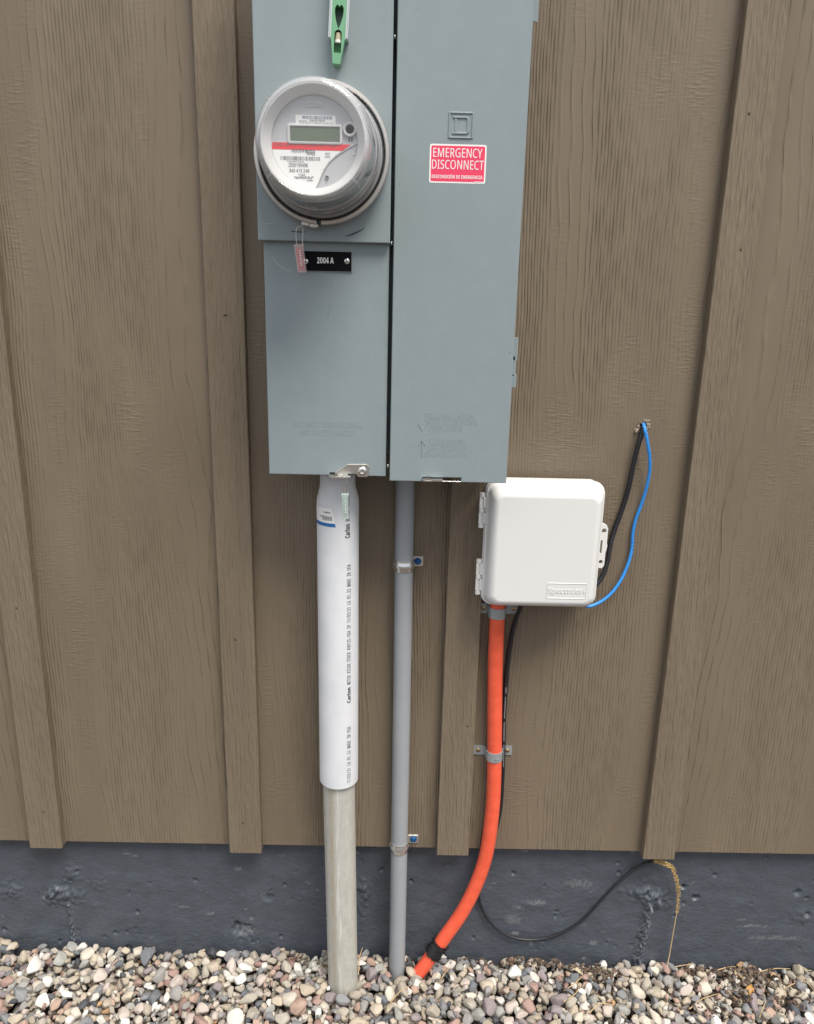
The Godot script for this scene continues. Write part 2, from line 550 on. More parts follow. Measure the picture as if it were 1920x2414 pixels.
func build_house() -> void:
	var h := thing("house", "brown wood-grain board and batten house wall on a dark grey concrete foundation", "house", Vector3(0.35, 0.0, -0.1))
	put(h, "wall_core", B.new().box(Vector3(0.22, 1.5 , -0.10), Vector3(2.9, 2.5, 0.13), 0.0), M.core)
	for k in BAT.size() - 1:
		var x0: float = BAT[k] + 0.001
		var x1: float = BAT[k + 1] - 0.001
		var b := B.new()
		var mid := Vector3((x0 + x1) / 2, (YO + WALL_TOP) / 2, -0.006)
		var z := Vector3(0, 0, 1)
		# front face with its grain laid out in metres
		var off := 0.0
		var u0 := 1.0 if k == 3 or k == 5 or k == 0 else 0.0
		var u1 := 1.0 - u0
		var vb := 1.0 + off
		var vt := vb - (WALL_TOP - YO) / 1.75
		b.quad(b.vert(Vector3(x0, YO + 0.0012, 0), z, Vector2(u0, vb)), b.vert(Vector3(x1, YO + 0.0012, 0), z, Vector2(u1, vb)), b.vert(Vector3(x1, WALL_TOP, 0), z, Vector2(u1, vt)), b.vert(Vector3(x0, WALL_TOP, 0), z, Vector2(u0, vt)))
		b.flat4(Vector3(x0, YO + 0.0012, 0), Vector3(x1, YO + 0.0012, 0), Vector3(x1, YO, -0.0012), Vector3(x0, YO, -0.0012), Vector3(0, -1, 1))
		b.flat4(Vector3(x0, YO, -0.0012), Vector3(x1, YO, -0.0012), Vector3(x1, YO, -0.012), Vector3(x0, YO, -0.012), Vector3(0, -1, 0))
		for sx in [[x0, -1.0], [x1, 1.0]]:
			b.flat4(Vector3(sx[0], YO, -0.0012), Vector3(sx[0], YO, -0.012), Vector3(sx[0], WALL_TOP, -0.012), Vector3(sx[0], WALL_TOP, 0), Vector3(sx[1], 0, 0))
		b.flat4(Vector3(x0, YO, -0.012), Vector3(x1, YO, -0.012), Vector3(x1, WALL_TOP, -0.012), Vector3(x0, WALL_TOP, -0.012), Vector3(0, 0, -1))
		put(h, "siding_panel", b, M.sidingA if k == 2 or k == 5 or k == 1 else M.sidingC)
	var low := [0.0, 0.0, -0.0005, -0.004, -0.0008, -0.002, 0.0, 0.0]
	for k in BAT.size():
		var b := B.new()
		var xc: float = BAT[k]
		var y0: float = YO + low[k]
		var tilt := 0.0
		var bv := 0.0012
		var z := Vector3(0, 0, 1)
		var L: float = (WALL_TOP - y0) / 1.75
		var o := 0.02 * (k % 3)
		var ub := 0.3333 * (k % 3)
		var us := 0.3333 if k < 4 else -0.3333
		if k >= 4: ub += 0.3333
		var xa := xc - BW / 2
		var xb := xc + BW / 2
		b.quad(b.vert(Vector3(xa + bv, y0, BT), z, Vector2(ub + us * 0.0, o)), b.vert(Vector3(xb - bv, y0, BT), z, Vector2(ub + us * 1.0, o)), b.vert(Vector3(xb - bv, WALL_TOP, BT), z, Vector2(ub + us * 1.0, o + L)), b.vert(Vector3(xa + bv, WALL_TOP, BT), z, Vector2(ub + us * 0.0, o + L)))
		for s in [[xa, xa + bv, -1.0], [xb, xb - bv, 1.0]]:
			b.quad(b.vert(Vector3(s[0], y0, BT - bv), Vector3(s[2], 0, 1).normalized(), Vector2(ub + us * 0.0, o)), b.vert(Vector3(s[1], y0, BT), Vector3(s[2], 0, 1).normalized(), Vector2(ub + us * 0.02, o)), b.vert(Vector3(s[1], WALL_TOP, BT), Vector3(s[2], 0, 1).normalized(), Vector2(ub + us * 0.02, o + L)), b.vert(Vector3(s[0], WALL_TOP, BT - bv), Vector3(s[2], 0, 1).normalized(), Vector2(ub + us * 0.0, o + L)))
			b.quad(b.vert(Vector3(s[0], y0, 0.0008), Vector3(s[2], 0, 0), Vector2(ub + us * 0.3, o)), b.vert(Vector3(s[0], y0, BT - bv), Vector3(s[2], 0, 0), Vector2(ub + us * 0.6, o)), b.vert(Vector3(s[0], WALL_TOP, BT - bv), Vector3(s[2], 0, 0), Vector2(ub + us * 0.6, o + L)), b.vert(Vector3(s[0], WALL_TOP, 0.0008), Vector3(s[2], 0, 0), Vector2(ub + us * 0.3, o + L)))
		b.flat4(Vector3(xa, y0, 0.0008), Vector3(xb, y0, 0.0008), Vector3(xb, y0, BT - bv), Vector3(xa, y0, BT - bv), Vector3(0, -1, 0))
		b.flat4(Vector3(xa, y0, BT - bv), Vector3(xb, y0, BT - bv), Vector3(xb - bv, y0, BT), Vector3(xa + bv, y0, BT), Vector3(0, -1, 0.5))
		b.flat4(Vector3(xa, y0, 0.0008), Vector3(xb, y0, 0.0008), Vector3(xb, WALL_TOP, 0.0008), Vector3(xa, WALL_TOP, 0.0008), Vector3(0, 0, -1))
		var o2 := put(h, "batten", b, M.batten)
		# painted nail heads and one open staple hole
		for nl in [[3, 496.0, 1347.0], [2, 92.5, 1709.0], [2, 35.0, 1280.0], [3, 512.0, 1733.0], [5, 1578.0, 239.0], [5, 1560.5, 525.0], [4, 985.0, 1529.0]]:
			if nl[0] == k:
				var p := at(nl[1], nl[2], BT)
				put(o2, "nail_head", B.new().blob(p, Vector3(0.0022, 0.0026, 0.0009), 8, 6), M.batten)
		if k == 3:
			put(o2, "staple_hole", B.new().box(at(475, 664, BT + 0.0001), Vector3(0.0062, 0.0016, 0.0006), 0.0002), M.black)
	# splintered rim of the hole that the cables leave by
	var hp := at(1354, 898, 0.0)
	var sp := B.new()
	var rng := RandomNumberGenerator.new()
	rng.seed = 5
	for i in 46:
		var an := rng.randf() * TAU
		var r0 := rng.randf_range(0.005, 0.009)
		var p0 := hp + Vector3(cos(an) * r0, sin(an) * r0 * 1.1, 0.001)
		var dirn := Vector3(cos(an + rng.randf_range(-1.3, 1.3)), sin(an + rng.randf_range(-1.3, 1.3)), rng.randf_range(0.1, 0.7))
		var p1 := p0 + dirn * rng.randf_range(0.002, 0.006)
		var p2 := p1 + Vector3(rng.randf_range(-1, 1), rng.randf_range(-1, 0.6), rng.randf_range(-0.2, 0.3)) * 0.003
		sp.tube([p0, p1, p2], [0.0011, 0.0009, 0.0003], 5)
	put(h, "splintered_rim", sp, M.splinter)
	put(h, "drilled_hole", B.new().lathe(hp + Vector3(0, 0, 0.0004), [Vector2(0.0068, 0.0), Vector2(0.0, 0.0002)], 18), M.black)
	build_foundation(h)

func build_foundation(h: Node3D) -> void:
	var X0 := -1.2
	var X1 := 1.65
	var Y0 := -0.14
	var Y1 := YO + 0.03
	var st := 0.0034
	var nx := int((X1 - X0) / st)
	var ny := int((Y1 - Y0) / st)
	var big := noise(301, 1.0, 2)
	var sm := noise(302, 1.0, 2)
	var rng := RandomNumberGenerator.new()
	rng.seed = 77
	var FZ := -0.021
	# [x, y, half width, half height, rise] of smeared mortar, and pits
	var lumps: Array = []
	for e in [[135, 1885, 42, 24, 0.011], [120, 1880, 26, 14, 0.007], [150, 1838, 20, 26, 0.007], [25, 1872, 30, 26, 0.006], [205, 1862, 22, 22, 0.004], [1372, 1889, 34, 18, 0.012], [1352, 1878, 40, 15, 0.008], [1385, 1905, 26, 12, 0.009], [1368, 1848, 18, 26, 0.004], [768, 1872, 14, 26, 0.008], [764, 1905, 10, 36, 0.006], [640, 1885, 16, 16, 0.003], [1690, 1930, 30, 20, 0.005], [1125, 1905, 24, 10, 0.003], [200, 1905, 14, 10, 0.003], [1180, 1960, 22, 8, 0.002]]:
		var p := at(e[0], e[1], FZ)
		lumps.append([p.x, p.y, e[2] * 0.00098, e[3] * 0.00098, e[4]])
	var pits: Array = []
	for e in [[512, 1958, 22, 15, 0.007], [500, 1948, 8, 8, 0.008], [566, 1890, 12, 9, 0.004], [715, 1855, 14, 10, 0.005], [290, 1920, 5, 4, 0.006], [1465, 1890, 9, 5, 0.006], [1440, 1868, 6, 5, 0.006], [1345, 1975, 6, 4, 0.005], [1680, 1880, 9, 7, 0.006], [1700, 1925, 7, 6, 0.005], [690, 1930, 6, 4, 0.004], [270, 1995, 5, 4, 0.006], [1120, 1985, 7, 5, 0.005], [1170, 1930, 5, 5, 0.004], [1010, 1850, 6, 5, 0.004]]:
		var p := at(e[0], e[1], FZ)
		pits.append([p.x, p.y, e[2] * 0.00098, e[3] * 0.00098, e[4]])
	for i in 120:
		pits.append([rng.randf_range(X0, X1), rng.randf_range(0.0, YO), rng.randf_range(0.0022, 0.0055), rng.randf_range(0.002, 0.0045), rng.randf_range(0.002, 0.006)])
	var chips: Array = []
	for i in 70:
		chips.append([rng.randf_range(X0, X1), rng.randf_range(-0.02, YO - 0.01), rng.randf_range(0.002, 0.011), rng.randf_range(0.0015, 0.005), rng.randf_range(0.25, 1.0)])
	for e in [[520, 1958, 16, 9, 0.8], [290, 2000, 9, 6, 1.2], [1130, 1900, 20, 7, 0.6], [1085, 1965, 9, 5, 1.2], [1250, 1985, 12, 7, 0.8], [1215, 1860, 30, 9, 0.5], [1080, 1935, 16, 12, 0.5], [1640, 1975, 60, 5, 0.6], [1580, 1950, 40, 4, 0.4], [560, 1885, 9, 6, 0.7]]:
		var p := at(e[0], e[1], FZ)
		chips.append([p.x, p.y, e[2] * 0.00098, e[3] * 0.00098, e[4]])
	# buckets by column so that each vertex meets only the marks near it
	var near: Array = []
	near.resize(nx + 1)
	for i in nx + 1: near[i] = []
	for kind in 3:
		for e in [lumps, pits, chips][kind]:
			for i in range(maxi(0, int((e[0] - 1.6 * e[2] - X0) / st)), mini(nx, int((e[0] + 1.6 * e[2] - X0) / st) + 1) + 1):
				near[i].append([kind, e])
	var r0 := at(1368, 1905, FZ)
	var r1 := at(1340, 2040, FZ)
	var d0 := at(146, 1900, FZ)
	var d1 := at(160, 2010, FZ)
	var b := B.new()
	for j in ny + 1:
		for i in nx + 1:
			var x := X0 + st * i
			var y := Y0 + st * j
			var z := FZ + 0.0016 * big.get_noise_2d(x * 9, y * 14) + 0.0006 * sm.get_noise_2d(x * 40, y * 115)
			var rough := sm.get_noise_2d(x * 130, y * 130)
			var rough2 := sm.get_noise_2d(x * 60 + 30, y * 60)
			var tone := 1.0 + 0.10 * big.get_noise_2d(x * 20 + 50, y * 20) + 0.10 * rough
			var chip := 0.0
			for e in near[i]:
				var m: Array = e[1]
				var dx: float = (x - m[0]) / m[2]
				var dy: float = (y - m[1]) / m[3]
				var q := dx * dx + dy * dy
				if e[0] == 0 and q < 2.4:
					var w := clampf(1.15 - sqrt(q) + 0.75 * rough2, 0.0, 1.0)
					z += 0.72 * m[4] * w * (0.7 + 0.6 * rough)
				elif e[0] == 1 and q < 1.5:
					z -= m[4] * clampf(1.3 - q + 0.6 * rough, 0.0, 1.0)
				elif e[0] == 2 and q < 1.6:
					chip = maxf(chip, m[4] * clampf((1.0 - q + 1.3 * rough) * 2.0, 0.0, 1.0))
			# mortar that ran down the form joints
			for rr in [[r0, r1, 0.0105, 0.009], [d0, d1, 0.0040, 0.006]]:
				if y < rr[0].y and y > rr[1].y - 0.05:
					var f: float = (rr[0].y - y) / (rr[0].y - rr[1].y)
					var xm: float = lerpf(rr[0].x, rr[1].x, f) + 0.003 * rough2
					var ww: float = clampf(1.25 - absf(x - xm) / rr[2], 0.0, 1.0)
					z += rr[3] * ww * (0.8 + 1.1 * rough)
					chip = maxf(chip, 0.5 * ww * clampf(2.2 * rough, 0.0, 1.0))
			b.vert(Vector3(x, y, z), Vector3(0, 0, 1))
			var col := Color(0.070, 0.080, 0.098) * tone
			col = col.lerp(Color(0.30, 0.30, 0.30), clampf(chip, 0, 1) * 0.45)
			b.c.append(Color(col.r, col.g, col.b, 1))
	var W := nx + 1
	for j in ny:
		for i in nx:
			var k := j * W + i
			b.ix.append_array(PackedInt32Array([k, k + W, k + W + 1, k, k + W + 1, k + 1]))
	for j in range(1, ny):
		for i in range(1, nx):
			var k := j * W + i
			b.n[k] = Vector3((b.v[k - 1].z - b.v[k + 1].z) / (2 * st), (b.v[k - W].z - b.v[k + W].z) / (2 * st), 1).normalized()
	put(h, "foundation", b, M.concrete)

# ---------------------------------------------------------------- the electrical enclosure
const ZU := 0.150   # upper meter cover
const ZL := 0.137   # lower cover
const ZR := 0.145   # breaker door

func sheet_cover(x0: float, x1: float, y0: float, y1: float, zf: float, depth: float, notch: Array) -> B:
	# folded sheet metal: a face with softly broken edges and four returns; notches = [xa, xb, height] cut from the lower edge
	var poly := PackedVector2Array([Vector2(x0, y1), Vector2(x0, y0)])
	for nt in notch:
		poly.append_array([Vector2(nt[0], y0), Vector2(nt[0], y0 + nt[2]), Vector2(nt[1], y0 + nt[2]), Vector2(nt[1], y0)])
	poly.append_array([Vector2(x1, y0), Vector2(x1, y1)])
	var b := B.new().prism(poly, zf - 0.0022, zf, 0.0011)
	var zc := zf - 0.0022 - depth / 2
	var t := 0.0014
	b.box(Vector3(x0 + t / 2 + 0.0002, (y0 + y1) / 2, zc), Vector3(t, y1 - y0 - 0.0006, depth), 0.0)
	b.box(Vector3(x1 - t / 2 - 0.0002, (y0 + y1) / 2, zc), Vector3(t, y1 - y0 - 0.0006, depth), 0.0)
	b.box(Vector3((x0 + x1) / 2, y1 - t / 2 - 0.0003, zc), Vector3(x1 - x0 - 0.004, t, depth), 0.0)
	var xs: Array = [x0 + 0.002]
	for nt in notch: xs.append_array([nt[0], nt[1]])
	xs.append(x1 - 0.002)
	for i in range(0, xs.size(), 2):
		b.box(Vector3((xs[i] + xs[i + 1]) / 2, y0 + t / 2 + 0.0003, zc), Vector3(xs[i + 1] - xs[i], t, depth), 0.0)
	return b

func ribbon(pts: Array, w: Array, lift: float) -> B:
	var b := B.new()
	var pa := -1
	var pb := -1
	for i in pts.size():
		var d: Vector3 = (pts[mini(i + 1, pts.size() - 1)] - pts[maxi(i - 1, 0)]).normalized()
		var s := Vector3(-d.y, d.x, 0)
		var a := b.vert(pts[i] + s * w[i] * 0.5 + Vector3(0, 0, lift), Vector3(0, 0, 1))
		var c := b.vert(pts[i] - s * w[i] * 0.5 + Vector3(0, 0, lift), Vector3(0, 0, 1))
		if i > 0: b.quad(pa, pb, c, a)
		pa = a; pb = c
	return b

func build_enclosure() -> void:
	var e := thing("electrical_enclosure", "blue-grey steel meter and breaker enclosure with two doors mounted on the wall", "electrical box", Vector3(0.27, YO + 0.79, 0.02))
	var TOP := YO + 1.63
	var yb := YO + 0.7940          # lower edge of the breaker door
	var yl := YO + 0.7990          # lower edge of the meter side
	var ys := YO + 1.1488          # step between lower and upper cover
	# steel bodies behind the covers
	put(e, "meter_body", B.new().box(Vector3(0.178, (yl + 0.010 + TOP) / 2, 0.072), Vector3(0.176, TOP - yl - 0.010, 0.102), 0.001), M.enclosure)
	put(e, "breaker_body", B.new().box(Vector3(0.367, (yb + 0.016 + TOP) / 2, 0.070), Vector3(0.172, TOP - yb - 0.016, 0.098), 0.001), M.enclosure)
	put(e, "centre_channel", B.new().box(Vector3(0.2725, (yb + 0.03 + TOP) / 2, 0.055), Vector3(0.013, TOP - yb - 0.03, 0.06), 0.0), M.enclosure)
	# lower meter cover
	var nl := at(845 * 0.2099 / VS + 600 / VS, 1000, ZL).x
	var nr := at((1085 * 0.2099 + 600) / VS, 1000, ZL).x
	var nr2 := at((1150 * 0.2099 + 600) / VS, 1000, ZL).x
	var lower := put(e, "lower_cover", sheet_cover(0.0856, 0.2690, yl, ys, ZL, 0.014, [[nl, nr2, 0.0045]]), M.enclosure)
	put(e, "notch_backing", B.new().box(Vector3((nl + nr2) / 2, yl + 0.004, ZL - 0.016), Vector3(nr2 - nl, 0.010, 0.010), 0.0), M.enclosure)
	var upper := put(e, "upper_cover", sheet_cover(0.0800, 0.2700, ys - 0.0012, TOP - 0.002, ZU, 0.024, []), M.enclosure)
	var dl := at((338 * 0.1633 + 940) / VS, 1010, ZR).x
	var dr := at((902 * 0.1633 + 940) / VS, 1010, ZR).x
	var door := put(e, "breaker_door", sheet_cover(0.2752, 0.4585, yb, TOP - 0.002, ZR, 0.022, [[dl, dr, 0.0072]]), M.enclosure)
	# pressed writing
	var c1 := at(691, 894, ZL)
	words(lower, "pressed_lettering", "DO NOT BREAK SEAL", c1 + Vector3(0, 0, 0.0001), 0.105, 0.0085, M.enclosure_plain, "Droid Sans", Basis.IDENTITY, false, 0.00035)
	words(lower, "pressed_lettering", "NO FUSES INSIDE", at(691, 911, ZL) + Vector3(0, 0, 0.0001), 0.086, 0.0085, M.enclosure_plain, "Droid Sans", Basis.IDENTITY, false, 0.00035)
	var rows := [["RELEASE LATCH", 947, 876, 0.074], ["MOVE DOOR DOWN", 951, 889, 0.079], ["OPEN DOOR", 938, 902, 0.052], ["CLOSE DOOR", 940, 930, 0.052], ["LIFT DOOR UP", 942, 943, 0.057], ["ENGAGE LATCH", 939, 957, 0.064]]
	for r in rows:
		words(door, "pressed_lettering", r[0], at(r[1], r[2], ZR) + Vector3(0, 0, 0.0001), r[3], 0.0082, M.enclosure_plain, "Droid Sans", Basis.IDENTITY, false, 0.00035)
	for a in [[[[882, 893], [889, 907], [897, 893]], []], [[[882, 938], [889, 926], [897, 938]], [[889, 928], [889, 962]]]]:
		var ab := B.new()
		for ln in a:
			if ln.size() > 1:
				var pp: Array = []
				for q in ln: pp.append(at(q[0], q[1], ZR + 0.0002))
				ab.tube(pp, 0.0006, 6)
		put(door, "pressed_arrow", ab, M.enclosure)
	# pressed emblem: square frame and a slab letter D
	var p0 := at(945.5, 235, ZR)
	var p1 := at(996.5, 293, ZR)
	var em := B.new()
	var ew := p1.x - p0.x
	var eh := p0.y - p1.y
	var ec := Vector3((p0.x + p1.x) / 2, (p0.y + p1.y) / 2, ZR + 0.0004)
	for s in [-1.0, 1.0]:
		em.box(ec + Vector3(s * (ew / 2 - 0.0013), 0, 0), Vector3(0.0026, eh, 0.0024), 0.0009)
		em.box(ec + Vector3(0, s * (eh / 2 - 0.0013), 0), Vector3(ew - 0.0053, 0.0026, 0.0024), 0.0009)
	put(door, "pressed_emblem_frame", em, M.enclosure)
	var dd := B.new()
	var dw := ew * 0.66
	var dh := eh * 0.67
	var dpoly := PackedVector2Array()
	for q in [[-0.5, 0.5], [0.36, 0.5], [0.5, 0.40], [0.5, -0.40], [0.36, -0.5], [-0.5, -0.5], [-0.5, -0.38], [0.30, -0.38], [0.35, -0.33], [0.35, 0.33], [0.30, 0.38], [-0.5, 0.38]]:
		dpoly.append(Vector2(ec.x + q[0] * dw, ec.y + q[1] * dh))
	dd.prism(dpoly, ZR - 0.0005, ZR + 0.0016, 0.0007)
	dd.box(ec + Vector3(-dw * 0.31, 0, -0.0004), Vector3(dw * 0.15, dh * 0.76, 0.0024), 0.0007)
	put(door, "pressed_emblem_letter", dd, M.enclosure)
	# red disconnect sticker
	var sa := at(906, 302.5, ZR)
	var sb := at(1022, 387.5, ZR)
	var sc := Vector3((sa.x + sb.x) / 2, (sa.y + sb.y) / 2, ZR)
	var sw := (sb.x - sa.x) / 2
	var sh := (sa.y - sb.y) / 2
	var stk := put(door, "warning_sticker", B.new().loft(sc, [[sw, sh, 0.003, -0.0002], [sw, sh, 0.003, 0.0002]], 4), M.sticker_white)
	put(stk, "red_field", B.new().loft(sc, [[sw - 0.0021, sh - 0.0021, 0.002, 0.0001], [sw - 0.0021, sh - 0.0021, 0.002, 0.00032]], 4), M.red)
	words(stk, "lettering", "EMERGENCY", at(964.5, 322, ZR) + Vector3(0, 0, 0.0004), sw * 2.0 * 0.865, 0.0118, M.white_print)
	words(stk, "lettering", "DISCONNECT", at(964.5, 347, ZR) + Vector3(0, 0, 0.0004), sw * 2.0 * 0.915, 0.0118, M.white_print)
	words(stk, "lettering", "DESCONEXIÓN DE EMERGENCIA", at(963, 371.5, ZR) + Vector3(0, 0, 0.0004), sw * 2.0 * 0.90, 0.0060, M.white_print, "Droid Sans", Basis.IDENTITY, true)
	put(stk, "fine_print", B.new().box(at(1008, 383.5, ZR) + Vector3(0, 0, 0.0004), Vector3(0.0115, 0.0011, 0.0003), 0.0), M.white_print)
	# black number plate
	var na := at(634, 530, ZL)
	var nb := at(742, 573, ZL)
	var nc := Vector3((na.x + nb.x) / 2, at(690, 550.5, ZL).y, ZL + 0.0012)
	var pl := put(lower, "number_plate", B.new().box(nc, Vector3(nb.x - na.x, 0.0290, 0.0024), 0.0004), M.meter_body)
	put(pl, "plate_face", B.new().box(nc + Vector3(0, 0, 0.0009), Vector3(nb.x - na.x - 0.0012, 0.0278, 0.0008), 0.0002), M.black)
	words(pl, "lettering", "2004 A", at(686, 548.5, ZL) + Vector3(0, 0, 0.0028), 0.0245, 0.0084, M.white_print, "Droid Sans", Basis.IDENTITY, true)
	for sx in [731.0, 644.0]:
		var ps := at(sx, 550, ZL + 0.0025)
		var scw := put(pl, "screw", B.new().lathe(ps, [Vector2(0.0043, 0.0), Vector2(0.0041, 0.0009), Vector2(0.003, 0.0018), Vector2(0.0012, 0.0022), Vector2(0.0, 0.0022)], 20), M.steel_bright)
		put(scw, "slot", B.new().box(ps + Vector3(0, 0, 0.0021), Vector3(0.0044, 0.0009, 0.0006), 0.0), M.ink_grey)
		put(scw, "slot", B.new().box(ps + Vector3(0, 0, 0.0021), Vector3(0.0009, 0.0044, 0.0006), 0.0), M.ink_grey)
	# latch lever on the meter side, seen from above
	var L := func(cx: float, cy: float) -> Vector2:
		var q := at((cx * 0.2099 + 600) / VS, (cy * 0.2099 + 940) / VS, ZL + 0.002)
		return Vector2(q.x, q.y)
	var lp := PackedVector2Array()
	for q in [[905, 850], [905, 828], [1045, 736], [1262, 736], [1288, 765], [1284, 868], [1262, 880], [1165, 878], [1148, 845], [1050, 842], [1050, 856]]:
		lp.append(L.call(q[0], q[1]))
	var lat := put(e, "seal_latch", B.new().prism(lp, ZL + 0.0003, ZL + 0.0021, 0.0005), M.zinc)
	var rv: Vector2 = L.call(1215, 812)
	put(lat, "rivet", B.new().lathe(Vector3(rv.x, rv.y, ZL + 0.002), [Vector2(0.0068, 0.0), Vector2(0.0066, 0.0012), Vector2(0.005, 0.0024), Vector2(0.0034, 0.0028), Vector2(0.003, 0.0012), Vector2(0.0, 0.0009)], 24), M.steel_bright)
	latch_tab(lat, "latch_tab", at((965 * 0.2099 + 600) / VS, (868 * 0.2099 + 940) / VS, ZL + 0.003), nr - nl, 0.024, 0.25)
	# sliding latch of the breaker door
	var tb := at((487 * 0.1633 + 940) / VS, (1160 * 0.1633 + 940) / VS, ZR - 0.003)
	latch_tab(door, "door_latch", tb, at((640 * 0.1633 + 940) / VS, 1010, ZR).x - dl, 0.020, 0.2)
	put(door, "slot_lip", B.new().box(Vector3((dl + dr) / 2, yb + 0.0009, ZR - 0.004), Vector3(dr - dl, 0.0014, 0.008), 0.0003), M.steel_bright)
	# hinges on the door's free edge
	for hg in [[1085, 735, 0.034, 0.0075], [1083, 771, 0.030, 0.006], [1081, 802, 0.020, 0.008], [1127, 20, 0.030, 0.008]]:
		var hp := at(hg[0], hg[1], 0.128)
		var hb := B.new().box(Vector3(0.4585 + hg[3] / 2 - 0.001, hp.y, 0.128), Vector3(hg[3], hg[2], 0.0016), 0.0004)
		hb.tube([Vector3(0.4585 + hg[3] - 0.0008, hp.y - hg[2] / 2, 0.127), Vector3(0.4585 + hg[3] - 0.0008, hp.y + hg[2] / 2, 0.127)], 0.0017, 10)
		put(door, "hinge", hb, M.enclosure)
	# bolts in the gap between both halves
	for bl in [[826.5, 80.0], [825.5, 513.0], [821.0, 980.0]]:
		var bp := at(bl[0], bl[1], 0.128)
		put(e, "bolt", B.new().tube([Vector3(0.2721, bp.y, 0.085), Vector3(0.2721, bp.y, 0.132)], 0.0017, 8).blob(Vector3(0.2721, bp.y, 0.132), Vector3(0.0026, 0.0034, 0.0030), 10, 8), M.steel_bright)
	nicks(lower, 0.09, 0.265, yl + 0.01, ys - 0.02, ZL, 3, 9)
	nicks(upper, 0.085, 0.265, ys + 0.01, YO + 1.45, ZU, 4, 7)
	nicks(door, 0.28, 0.455, yb + 0.012, YO + 1.45, ZR, 6, 16)
	# marks on the paint: a dark brush stroke, a pen line and pale scratches
	var stroke: Array = []
	for q in [[727, 498], [737, 495], [748, 491], [760, 485], [771, 478]]: stroke.append(at(q[0], q[1], ZU))
	put(upper, "dark_scuff", ribbon(curve(stroke, 4), [0.0002, 0.0006, 0.0015, 0.0011, 0.0024, 0.0018, 0.0028, 0.0022, 0.0026, 0.0021, 0.0023, 0.0016, 0.0018, 0.0012, 0.0010, 0.0005, 0.0002], 0.0002), M.scuff_dark)
	put(upper, "dark_scuff", ribbon([at(614, 487, ZU), at(622, 488, ZU), at(633, 488.5, ZU), at(644, 488.5, ZU)], [0.0014, 0.0018, 0.0016, 0.0012], 0.0002), M.scuff_dark)
	var arc: Array = []
	for q in [[572, 538], [583, 553], [599, 566], [615, 573]]: arc.append(at(q[0], q[1], ZL))
	put(lower, "pale_scratch", ribbon(curve(arc, 4), [0.0003, 0.0008, 0.001, 0.0009, 0.0012, 0.0008, 0.001, 0.0011, 0.0008, 0.0007, 0.0009, 0.0006, 0.0003], 0.0002), M.scuff_light)
	put(upper, "pale_scratch", ribbon([at(545, 471, ZU), at(560, 472, ZU), at(572, 470, ZU), at(580, 468, ZU)], [0.0002, 0.0006, 0.0007, 0.0002], 0.0002), M.scuff_light)

func nicks(cover: Node3D, x0: float, x1: float, y0: float, y1: float, z: float, sd: int, count: int) -> void:
	# small chips and hairline scratches in the paint
	var rng := RandomNumberGenerator.new()
	rng.seed = sd
	for i in count:
		var p := Vector3(rng.randf_range(x0, x1), rng.randf_range(y0, y1), z)
		var a := rng.randf_range(1.1, 2.0) if rng.randf() < 0.7 else rng.randf_range(0.0, PI)
		var L := rng.randf_range(0.0015, 0.006) if rng.randf() < 0.8 else rng.randf_range(0.015, 0.035)
		var d := Vector3(cos(a), sin(a), 0) * L
		var w := rng.randf_range(0.0004, 0.0009) if L < 0.01 else 0.00035
		put(cover, "paint_nick", ribbon([p, p + d * 0.4 + Vector3(0.0003, 0, 0), p + d], [w * 0.4, w, w * 0.3], 0.00015), M.scuff_light if rng.randf() < 0.75 else M.scuff_dark)

func latch_tab(parent: Node3D, called: String, ce: Vector3, w: float, depth: float, holex: float) -> void:
	# a flat tab that reaches out towards the viewer, with a hole for a seal
	var cb := CSGCombiner3D.new()
	cb.name = called
	parent.add_child(cb, true)
	var org := Vector3.ZERO
	var p: Node = parent
	while p is Node3D and p != self:
		org += (p as Node3D).position
		p = p.get_parent()
	cb.position = ce - org
	var pg := CSGPolygon3D.new()
	var r := 0.005
	var pts := PackedVector2Array([Vector2(-w / 2, -depth * 0.4), Vector2(w / 2, -depth * 0.4)])
	for k in 7:
		var a := PI * 0.5 * k / 6.0
		pts.append(Vector2(w / 2 - r + r * cos(a), depth * 0.6 - r + r * sin(a)))
	for k in 7:
		var a := PI * 0.5 * (1.0 + k / 6.0)
		pts.append(Vector2(-w / 2 + r + r * cos(a), depth * 0.6 - r + r * sin(a)))
	pg.polygon = pts
	pg.depth = 0.0018
	pg.rotation_degrees = Vector3(90, 0, 0)
	pg.name = "tab_plate"
	cb.add_child(pg)
	var hole := CSGCylinder3D.new()
	hole.operation = CSGShape3D.OPERATION_SUBTRACTION
	hole.radius = 0.0052
	hole.height = 0.01
	hole.sides = 20
	hole.position = Vector3(-w * holex, 0, depth * 0.18)
	hole.name = "tab_hole"
	cb.add_child(hole)
	cb.material_override = M.steel_bright

# ---------------------------------------------------------------- the meter
func mc(cx: float, cy: float, z: float) -> Vector3:
	return at((cx * 0.25047 + 560.0) / VS, (cy * 0.25047 + 140.0) / VS, z)

